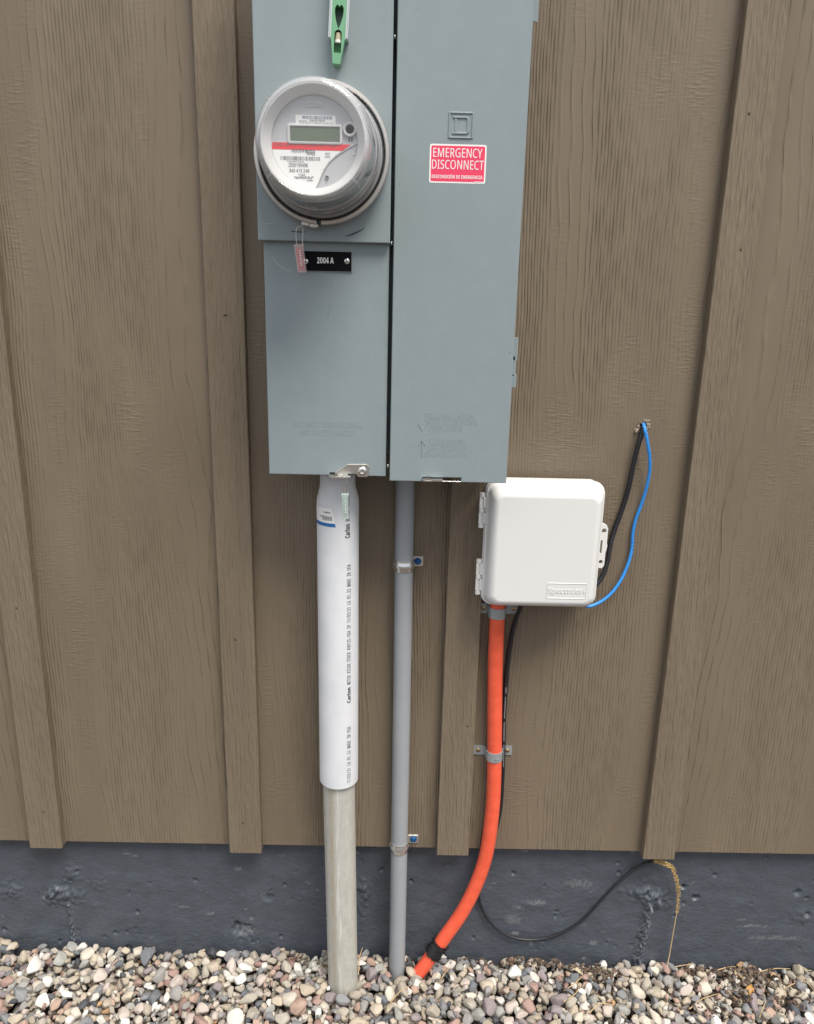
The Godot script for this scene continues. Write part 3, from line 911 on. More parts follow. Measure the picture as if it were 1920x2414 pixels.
func build_meter() -> void:
	var ce := Vector3(0.1745, YO + 1.2625, 0.0)
	var m := thing("electricity_meter", "round electricity meter with clear cover, display and red band on the enclosure", "meter", ce + Vector3(0, 0, ZU))
	var FZ := 0.262
	# socket ring and the locking band around it, open at the clamp
	put(m, "socket_rim", B.new().lathe(ce, [Vector2(0.0905, ZU - 0.002), Vector2(0.0905, ZU + 0.010), Vector2(0.084, ZU + 0.012), Vector2(0.078, ZU + 0.012)], 72), M.enclosure)
	put(m, "gasket", B.new().lathe(ce, [Vector2(0.0872, ZU + 0.010), Vector2(0.0872, ZU + 0.0205), Vector2(0.0838, ZU + 0.0212)], 72), M.black)
	put(m, "base_flange", B.new().lathe(ce, [Vector2(0.0838, ZU + 0.0120), Vector2(0.0838, ZU + 0.0222), Vector2(0.0830, ZU + 0.0228), Vector2(0.0785, ZU + 0.0228)], 72), M.meter_body)
	var ga := deg_to_rad(-93.5)
	var ring := put(m, "locking_ring", B.new().lathe(ce, [Vector2(0.0874, ZU + 0.0235), Vector2(0.0874, ZU + 0.0215), Vector2(0.0908, ZU + 0.0205), Vector2(0.0914, ZU + 0.001), Vector2(0.0932, ZU + 0.001), Vector2(0.0936, ZU + 0.0225), Vector2(0.0926, ZU + 0.0246), Vector2(0.0888, ZU + 0.0252), Vector2(0.0874, ZU + 0.0235)], 110, 2, ga + 0.05, ga + TAU - 0.02), M.lockring)
	var lug := B.new()
	for q in [[0.0, 0.016], [-0.13, 0.013]]:
		var an: float = ga - 0.06 + q[0]
		var pc := ce + Vector3(cos(an) * 0.0945, sin(an) * 0.0945, ZU + 0.014)
		lug.box(pc, Vector3(0.012, 0.006, q[1]), 0.0012)
	put(ring, "clamp_lug", lug, M.lockring)
	var cs := ce + Vector3(cos(ga - 0.2), sin(ga - 0.2), 0) * 0.0955 + Vector3(0, 0, ZU + 0.016)
	put(ring, "clamp_screw", B.new().tube([cs, cs + Vector3(0.016, -0.004, 0.001)], 0.0026, 10), M.lockring)
	# inside: module, bezel, face
	put(m, "module_housing", B.new().lathe(ce, [Vector2(0.075, ZU + 0.020), Vector2(0.075, ZU + 0.030), Vector2(0.069, ZU + 0.033), Vector2(0.067, 0.214), Vector2(0.0635, 0.216), Vector2(0.0615, FZ - 0.001), Vector2(0.05, FZ - 0.001)], 72), M.meter_body)
	put(m, "module_base", B.new().lathe(ce, [Vector2(0.0795, ZU + 0.0190), Vector2(0.0795, ZU + 0.0330), Vector2(0.0780, ZU + 0.0340), Vector2(0.067, ZU + 0.0340)], 72), M.meter_base)
	put(m, "bezel", B.new().lathe(ce, [Vector2(0.0660, FZ - 0.012), Vector2(0.0662, FZ + 0.0150), Vector2(0.0652, FZ + 0.0162), Vector2(0.0640, FZ + 0.0160), Vector2(0.0560, FZ + 0.0040), Vector2(0.0548, FZ + 0.0030), Vector2(0.0546, FZ - 0.001)], 80), M.meter_bezel)
	var face := put(m, "face_plate", B.new().lathe(ce, [Vector2(0.0556, FZ - 0.0005), Vector2(0.0, FZ)], 72), M.meter_face)
	words(face, "raised_lettering", "CENTRON", mc(725, 425, FZ) + Vector3(0, 0, 0.0003), 0.0190, 0.0058, M.meter_mark, "Droid Sans", Basis.IDENTITY, true, 0.0016)
	# barcode label
	var la := mc(547, 530, FZ)
	var lb := mc(925, 611, FZ)
	var lc := Vector3((la.x + lb.x) / 2, (mc(736, 571, FZ)).y, FZ)
	var lw := (lb.x - la.x) / 2
	var labl := put(face, "barcode_label", B.new().loft(lc, [[lw, 0.0055, 0.0016, 0.0001], [lw, 0.0055, 0.0016, 0.0004]], 4), M.sticker_white)
	put(labl, "barcode", barcode(mc(753, 548, FZ + 0.00045), 0.0385, 0.0037, 3), M.ink_blue)
	words(labl, "lettering", "0002EC0F81", mc(753, 576, FZ + 0.0005), 0.0190, 0.0024, M.ink, "Droid Sans Mono")
	words(labl, "lettering", "FCC ID: SK9AC7G  IC: 864G-AC7G  MODEL: AC7G", mc(745, 601, FZ + 0.0005), 0.0430, 0.0017, M.ink_grey)
	words(labl, "lettering", "CONTAINS", mc(614, 578, FZ + 0.0005), 0.0098, 0.0015, M.ink_faint)
	# display with raised frame
	var da := mc(470, 618, FZ)
	var db := mc(990, 792, FZ)
	var dc := Vector3((da.x + db.x) / 2, mc(730, 705, FZ).y, FZ)
	var dhw := (db.x - da.x) / 2
	var dhh := 0.0118
	var fr := put(face, "display_frame", B.new().loft(dc, [[dhw, dhh, 0.003, 0.0], [dhw, dhh, 0.003, 0.0016], [dhw - 0.0008, dhh - 0.0008, 0.0024, 0.0022], [dhw - 0.0030, dhh - 0.0026, 0.0008, 0.0022], [dhw - 0.0036, dhh - 0.0032, 0.0006, 0.0006]], 5), M.meter_bezel)
	put(fr, "display_panel", B.new().loft(dc + Vector3(0, 0, 0.0001), [[dhw - 0.0037, dhh - 0.0033, 0.0006, 0.0005], [dhw - 0.0037, dhh - 0.0033, 0.0006, 0.0008]], 3), M.lcd)
	# optical port
	var oc := mc(1060, 660, FZ)
	var port := put(face, "optical_port", B.new().lathe(oc, [Vector2(0.0090, 0.0), Vector2(0.0088, 0.0030), Vector2(0.0080, 0.0038), Vector2(0.0066, 0.0038), Vector2(0.0057, 0.0030), Vector2(0.0052, 0.0006)], 32), M.meter_bezel)
	put(port, "port_lens", B.new().lathe(oc, [Vector2(0.0056, 0.0004), Vector2(0.0, 0.0005)], 24), M.black)
	for s in [1053.0, 1079.0]:
		put(face, "slot", B.new().box(mc(s, 755, FZ), Vector3(0.0011, 0.0048, 0.0008), 0.0), M.black)
	# white name label, lower left, with the red band over it
	var poly := PackedVector2Array()
	var rr := 0.0544
	var band_y := mc(330, 778, FZ).y
	var a0 := asin((band_y - ce.y) / rr)
	var pend := mc(742, 1206, FZ)
	var a1 := atan2(pend.y - ce.y, pend.x - ce.x)
	for k in 25:
		var an := lerp_angle(PI - a0, a1 + TAU, k / 24.0) if false else lerpf(PI - a0, a1 + TAU, k / 24.0)
		poly.append(Vector2(ce.x + rr * cos(an), ce.y + rr * sin(an)))
	for q in [[775, 1120], [810, 1040], [860, 965], [930, 900], [1010, 848], [1088, 803]]:
		var pp := mc(q[0], q[1], FZ)
		poly.append(Vector2(pp.x, pp.y))
	var nm := put(face, "name_label", B.new().prism(poly, FZ + 0.0002, FZ + 0.0007, 0.0), M.sticker_white)
	var rp := PackedVector2Array()
	for q in [[330, 778], [325, 845], [985, 862], [1072, 803]]:
		var pp := mc(q[0], q[1], FZ)
		rp.append(Vector2(pp.x, pp.y))
	put(nm, "red_band", B.new().prism(rp, FZ + 0.0006, FZ + 0.0010, 0.0), M.red_band)
	words(nm, "lettering", "CL200 240V 3W TYPE C2SRD 30TA 1.0Kh", mc(637, 806, FZ + 0.0011), 0.0800, 0.0036, M.ink_grey)
	words(nm, "lettering", "NorthWestern", mc(622, 856, FZ + 0.0011), 0.0300, 0.0046, M.ink_grey, "Droid Serif")
	words(nm, "lettering", "Energy", mc(693, 888, FZ + 0.0009), 0.0110, 0.0044, M.ink_grey, "Droid Serif")
	words(nm, "lettering", "FM2S", mc(851, 887, FZ + 0.0009), 0.0062, 0.0024, M.ink_faint)
	words(nm, "lettering", "60Hz", mc(851, 915, FZ + 0.0009), 0.0062, 0.0024, M.ink_faint)
	put(nm, "barcode", barcode(mc(592, 933, FZ + 0.0008), 0.0510, 0.0048, 9), M.ink_grey)
	words(nm, "lettering", "F78F2000199498   1", mc(570, 962, FZ + 0.0009), 0.0270, 0.0016, M.ink_faint, "Droid Sans Mono")
	words(nm, "lettering", "2000199498", mc(572, 995, FZ + 0.0009), 0.0245, 0.0046, M.ink_grey)
	words(nm, "lettering", "343 413 249", mc(583, 1047, FZ + 0.0009), 0.0255, 0.0040, M.ink_grey)
	words(nm, "lettering", "7110588", mc(605, 1087, FZ + 0.0009), 0.0090, 0.0024, M.ink_faint)
	words(nm, "lettering", "OpenWay® Riva™", mc(628, 1115, FZ + 0.0009), 0.0245, 0.0042, M.ink_grey)
	words(nm, "lettering", "by Itron", mc(685, 1141, FZ + 0.0009), 0.0072, 0.0022, M.ink)
	# curved groove edge, triangle mark, small screw
	var ed: Array = []
	for q in [[742, 1206], [782, 1118], [818, 1042], [868, 968], [938, 905], [1018, 852], [1100, 806], [1128, 795]]: ed.append(mc(q[0], q[1], FZ + 0.0006))
	put(face, "raised_edge", B.new().tube(curve(ed, 4), 0.0006, 6), M.meter_bezel)
	put(face, "raised_triangle", B.new().tube([mc(1090, 893, FZ), mc(1128, 818, FZ), mc(1140, 898, FZ), mc(1090, 893, FZ)], 0.0006, 6), M.meter_mark)
	put(face, "small_screw", B.new().lathe(mc(845, 1110, FZ), [Vector2(0.0026, 0), Vector2(0.0024, 0.0016), Vector2(0.0016, 0.0018), Vector2(0.0012, 0.0006), Vector2(0, 0.0006)], 16), M.meter_body)
	# clear cover: flared foot, tapered side, rounded shoulder, flat front
	var cov := put(m, "clear_cover", B.new().lathe(ce, [Vector2(0.0868, ZU + 0.0205), Vector2(0.0860, ZU + 0.0225), Vector2(0.0812, ZU + 0.0240), Vector2(0.0798, ZU + 0.030), Vector2(0.0745, 0.262), Vector2(0.0728, 0.276), Vector2(0.0695, 0.2835), Vector2(0.0650, 0.2860), Vector2(0.0, 0.2868)], 96), M.glass)
	put(cov, "front_rim", B.new().lathe(ce, [Vector2(0.0735, 0.2700), Vector2(0.0722, 0.2790), Vector2(0.0690, 0.2842), Vector2(0.0655, 0.2862), Vector2(0.0648, 0.2858), Vector2(0.0648, 0.2800), Vector2(0.0690, 0.2700)], 96), M.glass_rim)
	for rz in [[0.0772, 0.228], [0.0792, 0.198]]:
		put(cov, "cover_ridge", B.new().lathe(ce, [Vector2(rz[0], rz[1] - 0.0015), Vector2(rz[0] + 0.0012, rz[1]), Vector2(rz[0], rz[1] + 0.0015)], 96), M.glass_rim)
	for an in [35.0, 141.0, 218.0, 318.0]:
		var a := deg_to_rad(an)
		var dv := Vector3(cos(a), sin(a), 0)
		put(cov, "moulded_rib", B.new().tube([ce + dv * 0.0655 + Vector3(0, 0, 0.2872), ce + dv * 0.0728 + Vector3(0, 0, 0.2795), ce + dv * 0.0752 + Vector3(0, 0, 0.262), ce + dv * 0.0768 + Vector3(0, 0, 0.240)], [0.0009, 0.0014, 0.0013, 0.0008], 8), M.glass_rim)

func barcode(ce: Vector3, w: float, h: float, sd: int) -> B:
	var rng := RandomNumberGenerator.new()
	rng.seed = sd
	var b := B.new()
	var x := -w / 2
	while x < w / 2:
		var bw: float = [0.00035, 0.00055, 0.0009][rng.randi() % 3]
		b.flat4(ce + Vector3(x, -h / 2, 0), ce + Vector3(x + bw, -h / 2, 0), ce + Vector3(x + bw, h / 2, 0), ce + Vector3(x, h / 2, 0), Vector3(0, 0, 1))
		x += bw + [0.0003, 0.0005, 0.0008][rng.randi() % 3]
	return b

func build_seals() -> void:
	# red seal under the meter
	var s := thing("wire_seal", "red and clear plastic seal tag hanging by a wire loop from the meter's ring", "seal tag", at(632, 485, 0.168))
	var lp: Array = []
	for q in [[626, 519], [624, 500], [624, 488], [628, 478], [634, 477], [638, 482], [638, 498], [637, 519]]: lp.append(at(q[0], q[1], 0.167))
	put(s, "wire_loop", B.new().tube(curve(lp, 5), 0.0006, 8), M.zinc)
	seal_body(s, at(629.5, 514, 0.1665), at(637, 574, 0.160), 0.0066, M.tag_clear, M.tag_red)
	var s2 := thing("wire_seal", "green and clear plastic seal tag hanging by a wire from the lower latch", "seal tag", at(727, 1005, 0.15))
	var lq: Array = []
	for q in [[724, 1044], [723, 1030], [722, 1016], [719, 1007], [712, 1001], [718, 999], [726, 1004], [730, 1012], [731, 1028], [730, 1044]]: lq.append(at(q[0], q[1], 0.152))
	put(s2, "wire_loop", B.new().tube(curve(lq, 5), 0.0006, 8), M.zinc)
	seal_body(s2, at(727, 1040, 0.152), at(728, 1092, 0.146), 0.0050, M.tag_clear_green, M.tag_green)

func seal_body(s: Node3D, top: Vector3, bot: Vector3, hw: float, clear: Material, core: Material) -> void:
	var d := bot - top
	var L := d.length()
	d = d / L
	var x := Vector3(0, 0, 1).cross(d).normalized() * -1.0
	if x.x < 0: x = -x
	var z := x.cross(-d).normalized()
	if z.z < 0: z = -z
	var bs := Basis(x, -d, z)
	var mid := (top + bot) / 2
	var mk := func(b: B, called: String, m: Material) -> MeshInstance3D:
		for i in b.v.size():
			b.v[i] = mid + bs * b.v[i]
			b.n[i] = bs * b.n[i]
		return put(s, called, b, m)
	mk.call(B.new().prism(PackedVector2Array([Vector2(-hw * 1.12, L / 2), Vector2(-hw, L / 2 - 0.004), Vector2(-hw * 0.95, -L / 2 + 0.002), Vector2(-hw * 0.5, -L / 2), Vector2(hw * 0.95, -L / 2), Vector2(hw, L / 2 - 0.004), Vector2(hw * 1.12, L / 2)]), -0.0026, 0.0026, 0.0006), "clear_case", clear)
	mk.call(B.new().box(Vector3(-hw * 0.28, -0.001, 0), Vector3(hw * 0.75, L - 0.008, 0.0034), 0.0006), "coloured_insert", core)
	mk.call(B.new().box(Vector3(hw * 0.42, -0.001, 0.0), Vector3(hw * 0.32, L - 0.007, 0.003), 0.0005), "coloured_insert", core)
	var dg := B.new()
	for k in 7:
		dg.box(Vector3(hw * 0.1, L * 0.28 - k * L * 0.085, 0.0027), Vector3(hw * 0.35, L * 0.05, 0.0003), 0.0)
	mk.call(dg, "stamped_digits", M.white_print)

# ---------------------------------------------------------------- the green spirit level
func build_level() -> void:
	var z0 := ZU + 0.0005
	var zf := ZU + 0.020
	var tip := at(708, 134, zf)
	var sc := at(708, 100, zf)
	var xw := at(729, 80, zf).x - at(695.5, 80, zf).x
	var hw := 0.0118
	var cx := at(709.3, 134, zf).x
	var t := thing("spirit_level", "small green torpedo spirit level stuck upright on the enclosure above the meter", "spirit level", Vector3(cx, tip.y, z0))
	t.rotation.z = -0.058
	var y0 := tip.y
	var ysh := at(708, 80, zf).y
	var y1 := y0 + 0.229
	var cb := CSGCombiner3D.new()
	cb.name = "body"
	t.add_child(cb)
	var pg := CSGPolygon3D.new()
	pg.name = "body_outline"
	pg.polygon = PackedVector2Array([Vector2(-0.0052, 0.0), Vector2(0.0046, 0.0), Vector2(0.0090, ysh - y0 - 0.002), Vector2(hw, ysh - y0), Vector2(hw, y1 - y0 - 0.034), Vector2(0.0048, y1 - y0), Vector2(-0.0048, y1 - y0), Vector2(-hw, y1 - y0 - 0.034), Vector2(-hw, ysh - y0), Vector2(-0.0092, ysh - y0 - 0.002)])
	pg.depth = zf - z0
	pg.position = Vector3(0, 0, zf - z0)
	cb.add_child(pg)
	var sub := func(poly: PackedVector2Array, depth: float) -> void:
		var q := CSGPolygon3D.new()
		q.name = "opening"
		q.operation = CSGShape3D.OPERATION_SUBTRACTION
		q.polygon = poly
		q.depth = depth + 0.002
		q.position = Vector3(0, 0, zf - z0 + 0.002)
		cb.add_child(q, true)
	# heart shaped cut-outs up the web
	var hy := at(708, 27, zf).y - y0
	for k in 3:
		var cyv := hy + k * 0.0335
		var hp := PackedVector2Array()
		for q in [[0.0, 0.36], [0.22, 0.47], [0.5, 0.5], [0.8, 0.42], [0.97, 0.28], [1.0, 0.08], [0.9, -0.15], [0.68, -0.42], [0.36, -0.7], [0.0, -0.95], [-0.36, -0.7], [-0.68, -0.42], [-0.9, -0.15], [-1.0, 0.08], [-0.97, 0.28], [-0.8, 0.42], [-0.5, 0.5], [-0.22, 0.47]]:
			hp.append(Vector2(q[0] * 0.0058, cyv + q[1] * 0.0195))
		sub.call(hp, zf - z0)
	# vial window near the tip
	var wy0 := at(708, 111, zf).y - y0
	var wy1 := at(708, 62, zf).y - y0
	var wp := PackedVector2Array([Vector2(-0.0048, wy0), Vector2(0.0048, wy0), Vector2(0.0048, wy1 - 0.0048)])
	for i in 9:
		wp.append(Vector2(0.0048 * cos(PI * i / 8.0), wy1 - 0.0048 + 0.0048 * sin(PI * i / 8.0)))
	sub.call(wp, 0.009)
	cb.material_override = M.level_green
	var o := Vector3(cx, y0, 0)
	for s in [-1.0, 1.0]:
		put(t, "milled_edge", B.new().box(Vector3(cx + s * (hw + 0.0006), (ysh + y1 - 0.034) / 2, (z0 + zf) / 2), Vector3(0.0016, y1 - 0.034 - ysh, zf - z0 + 0.0016), 0.0004), M.level_edge)
		put(t, "flange_lip", B.new().box(Vector3(cx + s * (hw - 0.0014), (ysh + y1 - 0.034) / 2, zf + 0.0004), Vector3(0.0020, y1 - 0.034 - ysh, 0.0016), 0.0004), M.level_edge)
	var vy0 := y0 + wy0
	put(t, "vial_seat", B.new().box(Vector3(cx, vy0 + 0.0065, zf - 0.0078), Vector3(0.0094, 0.0130, 0.0015), 0.0), M.level_dark_green)
	put(t, "vial", B.new().tube([Vector3(cx, vy0 + 0.0133, zf - 0.0052), Vector3(cx, vy0 + wy1 - wy0 - 0.003, zf - 0.0052)], 0.0040, 16), M.vial)
	put(t, "vial_band", B.new().tube([Vector3(cx, vy0 + 0.0130, zf - 0.0052), Vector3(cx, vy0 + 0.0162, zf - 0.0052)], 0.0043, 16), M.sticker_white)
	put(t, "vial_band", B.new().tube([Vector3(cx, vy0 + 0.0262, zf - 0.0052), Vector3(cx, vy0 + 0.0270, zf - 0.0052)], 0.0042, 16), M.ink)

# ---------------------------------------------------------------- pipes
func build_pipes() -> void:
	# white slip riser
	var zc := 0.060
	var top := Vector3(0.1872, YO + 0.812, zc)
	var bot := Vector3(0.1890, YO + 0.1985, zc)
	var d := (top - bot).normalized()
	var r := 0.0357
	var w := thing("meter_riser_sleeve", "white plastic riser pipe with black vertical lettering below the enclosure", "pipe", bot)
	var y := func(yy: float) -> Vector3: return bot + d * (yy - bot.y) / d.y
	var prof := [[YO + 0.1985, r - 0.0028], [YO + 0.1985, r - 0.0006], [YO + 0.1995, r], [YO + 0.735, r], [YO + 0.7425, r - 0.0006], [YO + 0.752, r - 0.0030], [YO + 0.760, r - 0.0052], [YO + 0.768, r - 0.0060], [YO + 0.812, r - 0.0060]]
	var pp: Array = []
	var pr: Array = []
	for e in prof:
		pp.append(y.call(e[0] + 0.00001 * pp.size()))
		pr.append(e[1])
	put(w, "sleeve", B.new().tube(pp, pr, 56), M.pvc_white)
	# locknut bushing at the enclosure
	put(w, "hub", B.new().lathe(Vector3(0.1872, YO + 0.7880, zc), [Vector2(0.0352, 0.0), Vector2(0.0360, 0.002), Vector2(0.0360, 0.018)], 40, 1), M.pvc_grey)
	# printed lettering runs up the pipe on its right side
	var face_at := func(vx: float, vy: float, lift: float) -> Array:
		# where the ray through the pixel meets the pipe, and the outward direction there
		var dr: Vector3 = (at(vx, vy, 0.1) - CAM).normalized()
		var p := CAM
		for i in 40:
			var cxx: float = bot.x + (p.y - bot.y) * d.x / d.y
			var q := Vector2(p.x - cxx, p.z - zc)
			p += dr * (q.length() - r)
		var c2: float = bot.x + (p.y - bot.y) * d.x / d.y
		var nn := Vector3(p.x - c2, 0, p.z - zc).normalized()
		return [p + nn * lift, nn]
	var prints := [["Carlon", 735, 1464, 1480, true, 0.0072], ["METER RISER STOCK 49012S-024 SP 11/03/21 L6 01.22 MADE IN USA", 735, 1188, 1459, false, 0.0074], ["11/03/21 L6 01.22 MADE IN USA", 735, 1530, 1648, false, 0.0074], ["Carlon", 732, 1104, 1133, true, 0.0092], ["METER RISER", 732, 1045, 1097, false, 0.0080]]
	prints[0][2] = 1448
	prints[1][3] = 1441
	for e in prints:
		var fa: Array = face_at.call(e[1], e[2], 0.0003)
		var fb: Array = face_at.call(e[1], e[3], 0.0003)
		var nn: Vector3 = fa[1]
		var upv := Vector3(0, 1, 0)
		var yv := -nn.cross(upv).normalized() * -1.0
		# text x axis points up the pipe, its y axis to the left as seen
		var xv := d
		var left := nn.cross(xv).normalized()
		var bs := Basis(xv, left, nn)
		words(w, "printed_lettering", e[0], (fa[0] + fb[0]) / 2, (fa[0] - fb[0]).length(), e[5], M.ink if e[4] else M.ink_grey, "Droid Sans" if e[4] else "Droid Sans Mono", bs, e[4], 0.0003)
	# product sticker wrapped round the left side
	var s0: Array = face_at.call(669, 1090, 0.0)
	var s1: Array = face_at.call(700, 1075, 0.0)
	var an0 := -1.75
	var an1 := asin(clampf((s1[0].x - 0.1875) / r, -1, 1))
	var ya := at(690, 1071, 0.093).y
	var yb := at(690, 1109, 0.093).y
	var patch := func(a0: float, a1: float, b0: float, b1: float, lift: float, skew: float) -> B:
		var b := B.new()
		var prev: Array = []
		for k in 13:
			var f := k / 12.0
			var ln: Array = []
			for j in [0, 1]:
				var an := lerpf(a0, a1 + (skew if j == 1 else 0.0), f)
				var nn := Vector3(sin(an), 0, cos(an))
				var yy: float = lerpf(b0, b1, j)
				var pc: Vector3 = y.call(yy)
				ln.append(b.vert(pc + nn * (r + lift), nn))
			if k > 0: b.quad(prev[0], ln[0], ln[1], prev[1])
			prev = ln
		return b
	var stk := put(w, "product_sticker", patch.call(an0, an1, ya, yb + 0.006, 0.0003, 0.13), M.sticker_white)
	put(stk, "blue_stripe", patch.call(an0, an1 + 0.13, yb + 0.006, yb, 0.0004, 0.03), M.stripe)
	var bars := B.new()
	for k in 13:
		var aa := an1 - 0.52 + k * 0.042
		var sub: B = patch.call(aa, aa + (0.022 if k % 3 else 0.012), yb + 0.018, yb + 0.0105, 0.0005, 0.0)
		var base := bars.v.size()
		bars.v.append_array(sub.v); bars.n.append_array(sub.n); bars.t.append_array(sub.t)
		for q in sub.ix: bars.ix.append(q + base)
	put(stk, "barcode", bars, M.ink_grey)
	for e in [["Carlon", 689, 1078.5, 0.0125, 0.0030], ["CONDUIT", 678, 1086, 0.0090, 0.0016]]:
		var f2: Array = face_at.call(e[1], e[2], 0.0006)
		var nn: Vector3 = f2[1]
		words(stk, "lettering", e[0], f2[0], e[3], e[4], M.ink_grey, "Droid Sans", Basis(Vector3(0, 1, 0).cross(nn).normalized(), Vector3(0, 1, 0), nn), true)
	# old inner pipe
	var g := thing("riser_pipe", "weathered beige pipe with stains rising from the gravel into the white sleeve", "pipe", Vector3(0.197, 0.0, 0.058))
	var gp: Array = []
	for q in [[YO - 0.36, 0.1985], [YO - 0.30, 0.1975], [YO - 0.2, 0.1955], [YO - 0.1, 0.1938], [YO + 0.0, 0.1920], [YO + 0.13, 0.1897], [YO + 0.24, 0.1888]]: gp.append(Vector3(q[1], q[0], zc - 0.001))
	put(g, "pipe_wall", B.new().tube(gp, 0.0299, 48), M.old_pipe)
	# thin grey conduit
	var cz := 0.0205
	var k0 := thing("grey_conduit", "thin grey plastic conduit running from the breaker side down into the gravel", "pipe", Vector3(0.3066, 0.0, cz))
	var kp: Array = []
	for q in [[YO - 0.36, 0.3070], [YO - 0.27, 0.3064], [YO + 0.0, 0.3052], [YO + 0.2, 0.3043], [YO + 0.414, 0.3031], [YO + 0.6, 0.3018], [YO + 0.75, 0.3005], [YO + 0.815, 0.3000]]: kp.append(Vector3(q[1], q[0], cz))
	put(k0, "pipe_wall", B.new().tube(kp, 0.0164, 36), M.pvc_grey)
	put(k0, "coupling", B.new().tube([Vector3(0.3001, YO + 0.800, cz), Vector3(0.3001, YO + 0.812, cz)], 0.0185, 36), M.pvc_grey)
	# one-hole straps
	for e in [[1190.0, 1182.0, 880.0, "zinc one-hole strap with blue screw on grey conduit below the enclosure"], [1785.0, 1767.0, 871.0, "zinc one-hole strap with blue screw on grey conduit at the siding's lower edge"]]:
		var yc := at(850, e[0], 0.037).y
		var xs := 0.0
		for i in kp.size() - 1:
			if yc >= kp[i].y and yc <= kp[i + 1].y: xs = lerpf(kp[i].x, kp[i + 1].x, (yc - kp[i].y) / (kp[i + 1].y - kp[i].y))
		var s := thing("pipe_strap", e[3], "pipe strap", Vector3(xs, yc, 0.0), "straps holding the pipes")
		var rr := 0.0166
		var ys := at(e[2], e[1], 0.001).y
		yc = ys + 0.0005
		s.position.y = yc
		put(s, "band", B.new().lathe(Vector3(xs, yc, cz), [Vector2(rr, -0.0105), Vector2(rr + 0.0012, -0.0105), Vector2(rr + 0.0014, -0.006), Vector2(rr + 0.0030, -0.003), Vector2(rr + 0.0030, 0.003), Vector2(rr + 0.0014, 0.006), Vector2(rr + 0.0012, 0.0105), Vector2(rr, 0.0105)], 40, 1, -PI * 0.45, PI * 1.42), M.galv)
		var tp := at(e[2], e[1], 0.0015)
		var ta := xs + rr - 0.001
		var tbx := tp.x + 0.0105
		put(s, "tab", B.new().loft(Vector3((ta + tbx) / 2, yc, 0.0), [[(tbx - ta) / 2, 0.0098, 0.003, 0.0002], [(tbx - ta) / 2, 0.0098, 0.003, 0.0016], [(tbx - ta) / 2 - 0.0005, 0.0093, 0.0026, 0.0021]], 5), M.galv)
		var sw := put(s, "screw", B.new().lathe(Vector3(tp.x, yc, 0.002), [Vector2(0.0056, 0), Vector2(0.0056, 0.0026), Vector2(0.0050, 0.0034), Vector2(0, 0.0036)], 6), M.bluescrew)
		put(sw, "washer", B.new().lathe(Vector3(tp.x, yc, 0.002), [Vector2(0.0068, 0), Vector2(0.0066, 0.0008), Vector2(0.004, 0.001)], 20), M.bluescrew)
	# orange duct with tape
	var oz := 0.0165
	var path: Array = []
	for q in [[1049, 1262, oz], [1048, 1290, oz], [1043.5, 1400, oz], [1042.5, 1480, oz], [1042, 1560, oz], [1041, 1640, oz], [1037, 1710, oz + 0.001], [1025, 1795, oz + 0.001], [1004, 1860, oz + 0.002], [974, 1920, oz + 0.004], [938, 1972, oz + 0.007], [904, 2020, oz + 0.010], [880, 2052, oz + 0.012], [845, 2098, oz + 0.014]]: path.append(at(q[0], q[1], q[2]))
	var od := thing("orange_duct", "bright orange plastic duct curving from the white box into the gravel", "pipe", Vector3(path[12].x, 0, path[12].z))
	var pc := curve(path, 8)
	put(od, "duct_wall", B.new().tube(pc, 0.0139, 32), M.orange)
	var tc := at(919, 1999, oz + 0.009)
	var near := 0
	for i in pc.size():
		if pc[i].distance_to(tc) < pc[near].distance_to(tc): near = i
	var dd: Vector3 = (pc[near + 2] - pc[near - 2]).normalized()
	var tp: Array = []
	var tr: Array = []
	for i in 15:
		tp.append(pc[near] + dd * (-0.0165 + 0.033 * i / 14.0))
		tr.append(0.0170 + 0.0010 * sin(i * 2.4) + 0.0008 * sin(i * 5.1 + 1.0))
	var tpb := B.new().tube(tp, tr, 28)
	var wn := noise(8, 1.0, 2)
	for i in tpb.v.size():
		tpb.v[i] += tpb.n[i] * 0.0046 * wn.get_noise_3d(tpb.v[i].x * 90, tpb.v[i].y * 150, tpb.v[i].z * 90)
	var tape := put(od, "tape_wrap", tpb, M.tape)
	var tl := pc[near] as Vector3
	put(tape, "tape_tail", B.new().blob(tl + Vector3(-0.017, -0.002, -0.010), Vector3(0.0095, 0.0055, 0.003), 14, 8, Basis(Vector3(0, 0, 1), 0.7)), M.tape)
	# two-hole straps
	for e in [[1281.0, 1018.5, 1082.5, 1049.0, "grey two-hole strap with rusty screws directly under the white box"], [1579.0, 1007.5, 1069.0, 1042.0, "grey two-hole strap with brass screws around the middle of the orange duct"]]:
		var sl := at(e[1], e[0], 0.001)
		var sr := at(e[2], e[0], 0.001)
		var yc2 := (sl.y + sr.y) / 2
		var xo := at(e[3], e[0], oz).x
		for i in pc.size() - 1:
			if pc[i].y >= yc2 and pc[i + 1].y <= yc2: xo = pc[i].x
		var s := thing("pipe_strap", e[4], "pipe strap", Vector3(xo, yc2, 0), "straps holding the pipes")
		var rr := 0.0142
		# profile across the strap: tab, bend, saddle, bend, tab
		var pf: Array = []
		var lx := sl.x - 0.0085
		var rx := sr.x + 0.0085
		pf.append(Vector2(lx, 0.0008))
		pf.append(Vector2(xo - rr - 0.0065, 0.0008))
		pf.append(Vector2(xo - rr - 0.0030, 0.0022))
		pf.append(Vector2(xo - rr - 0.0005, 0.0060))
		for k in 17:
			var an := PI - PI * k / 16.0
			pf.append(Vector2(xo + rr * cos(an), oz + (rr - 0.0004) * sin(an)))
		pf.append(Vector2(xo + rr + 0.0005, 0.0060))
		pf.append(Vector2(xo + rr + 0.0030, 0.0022))
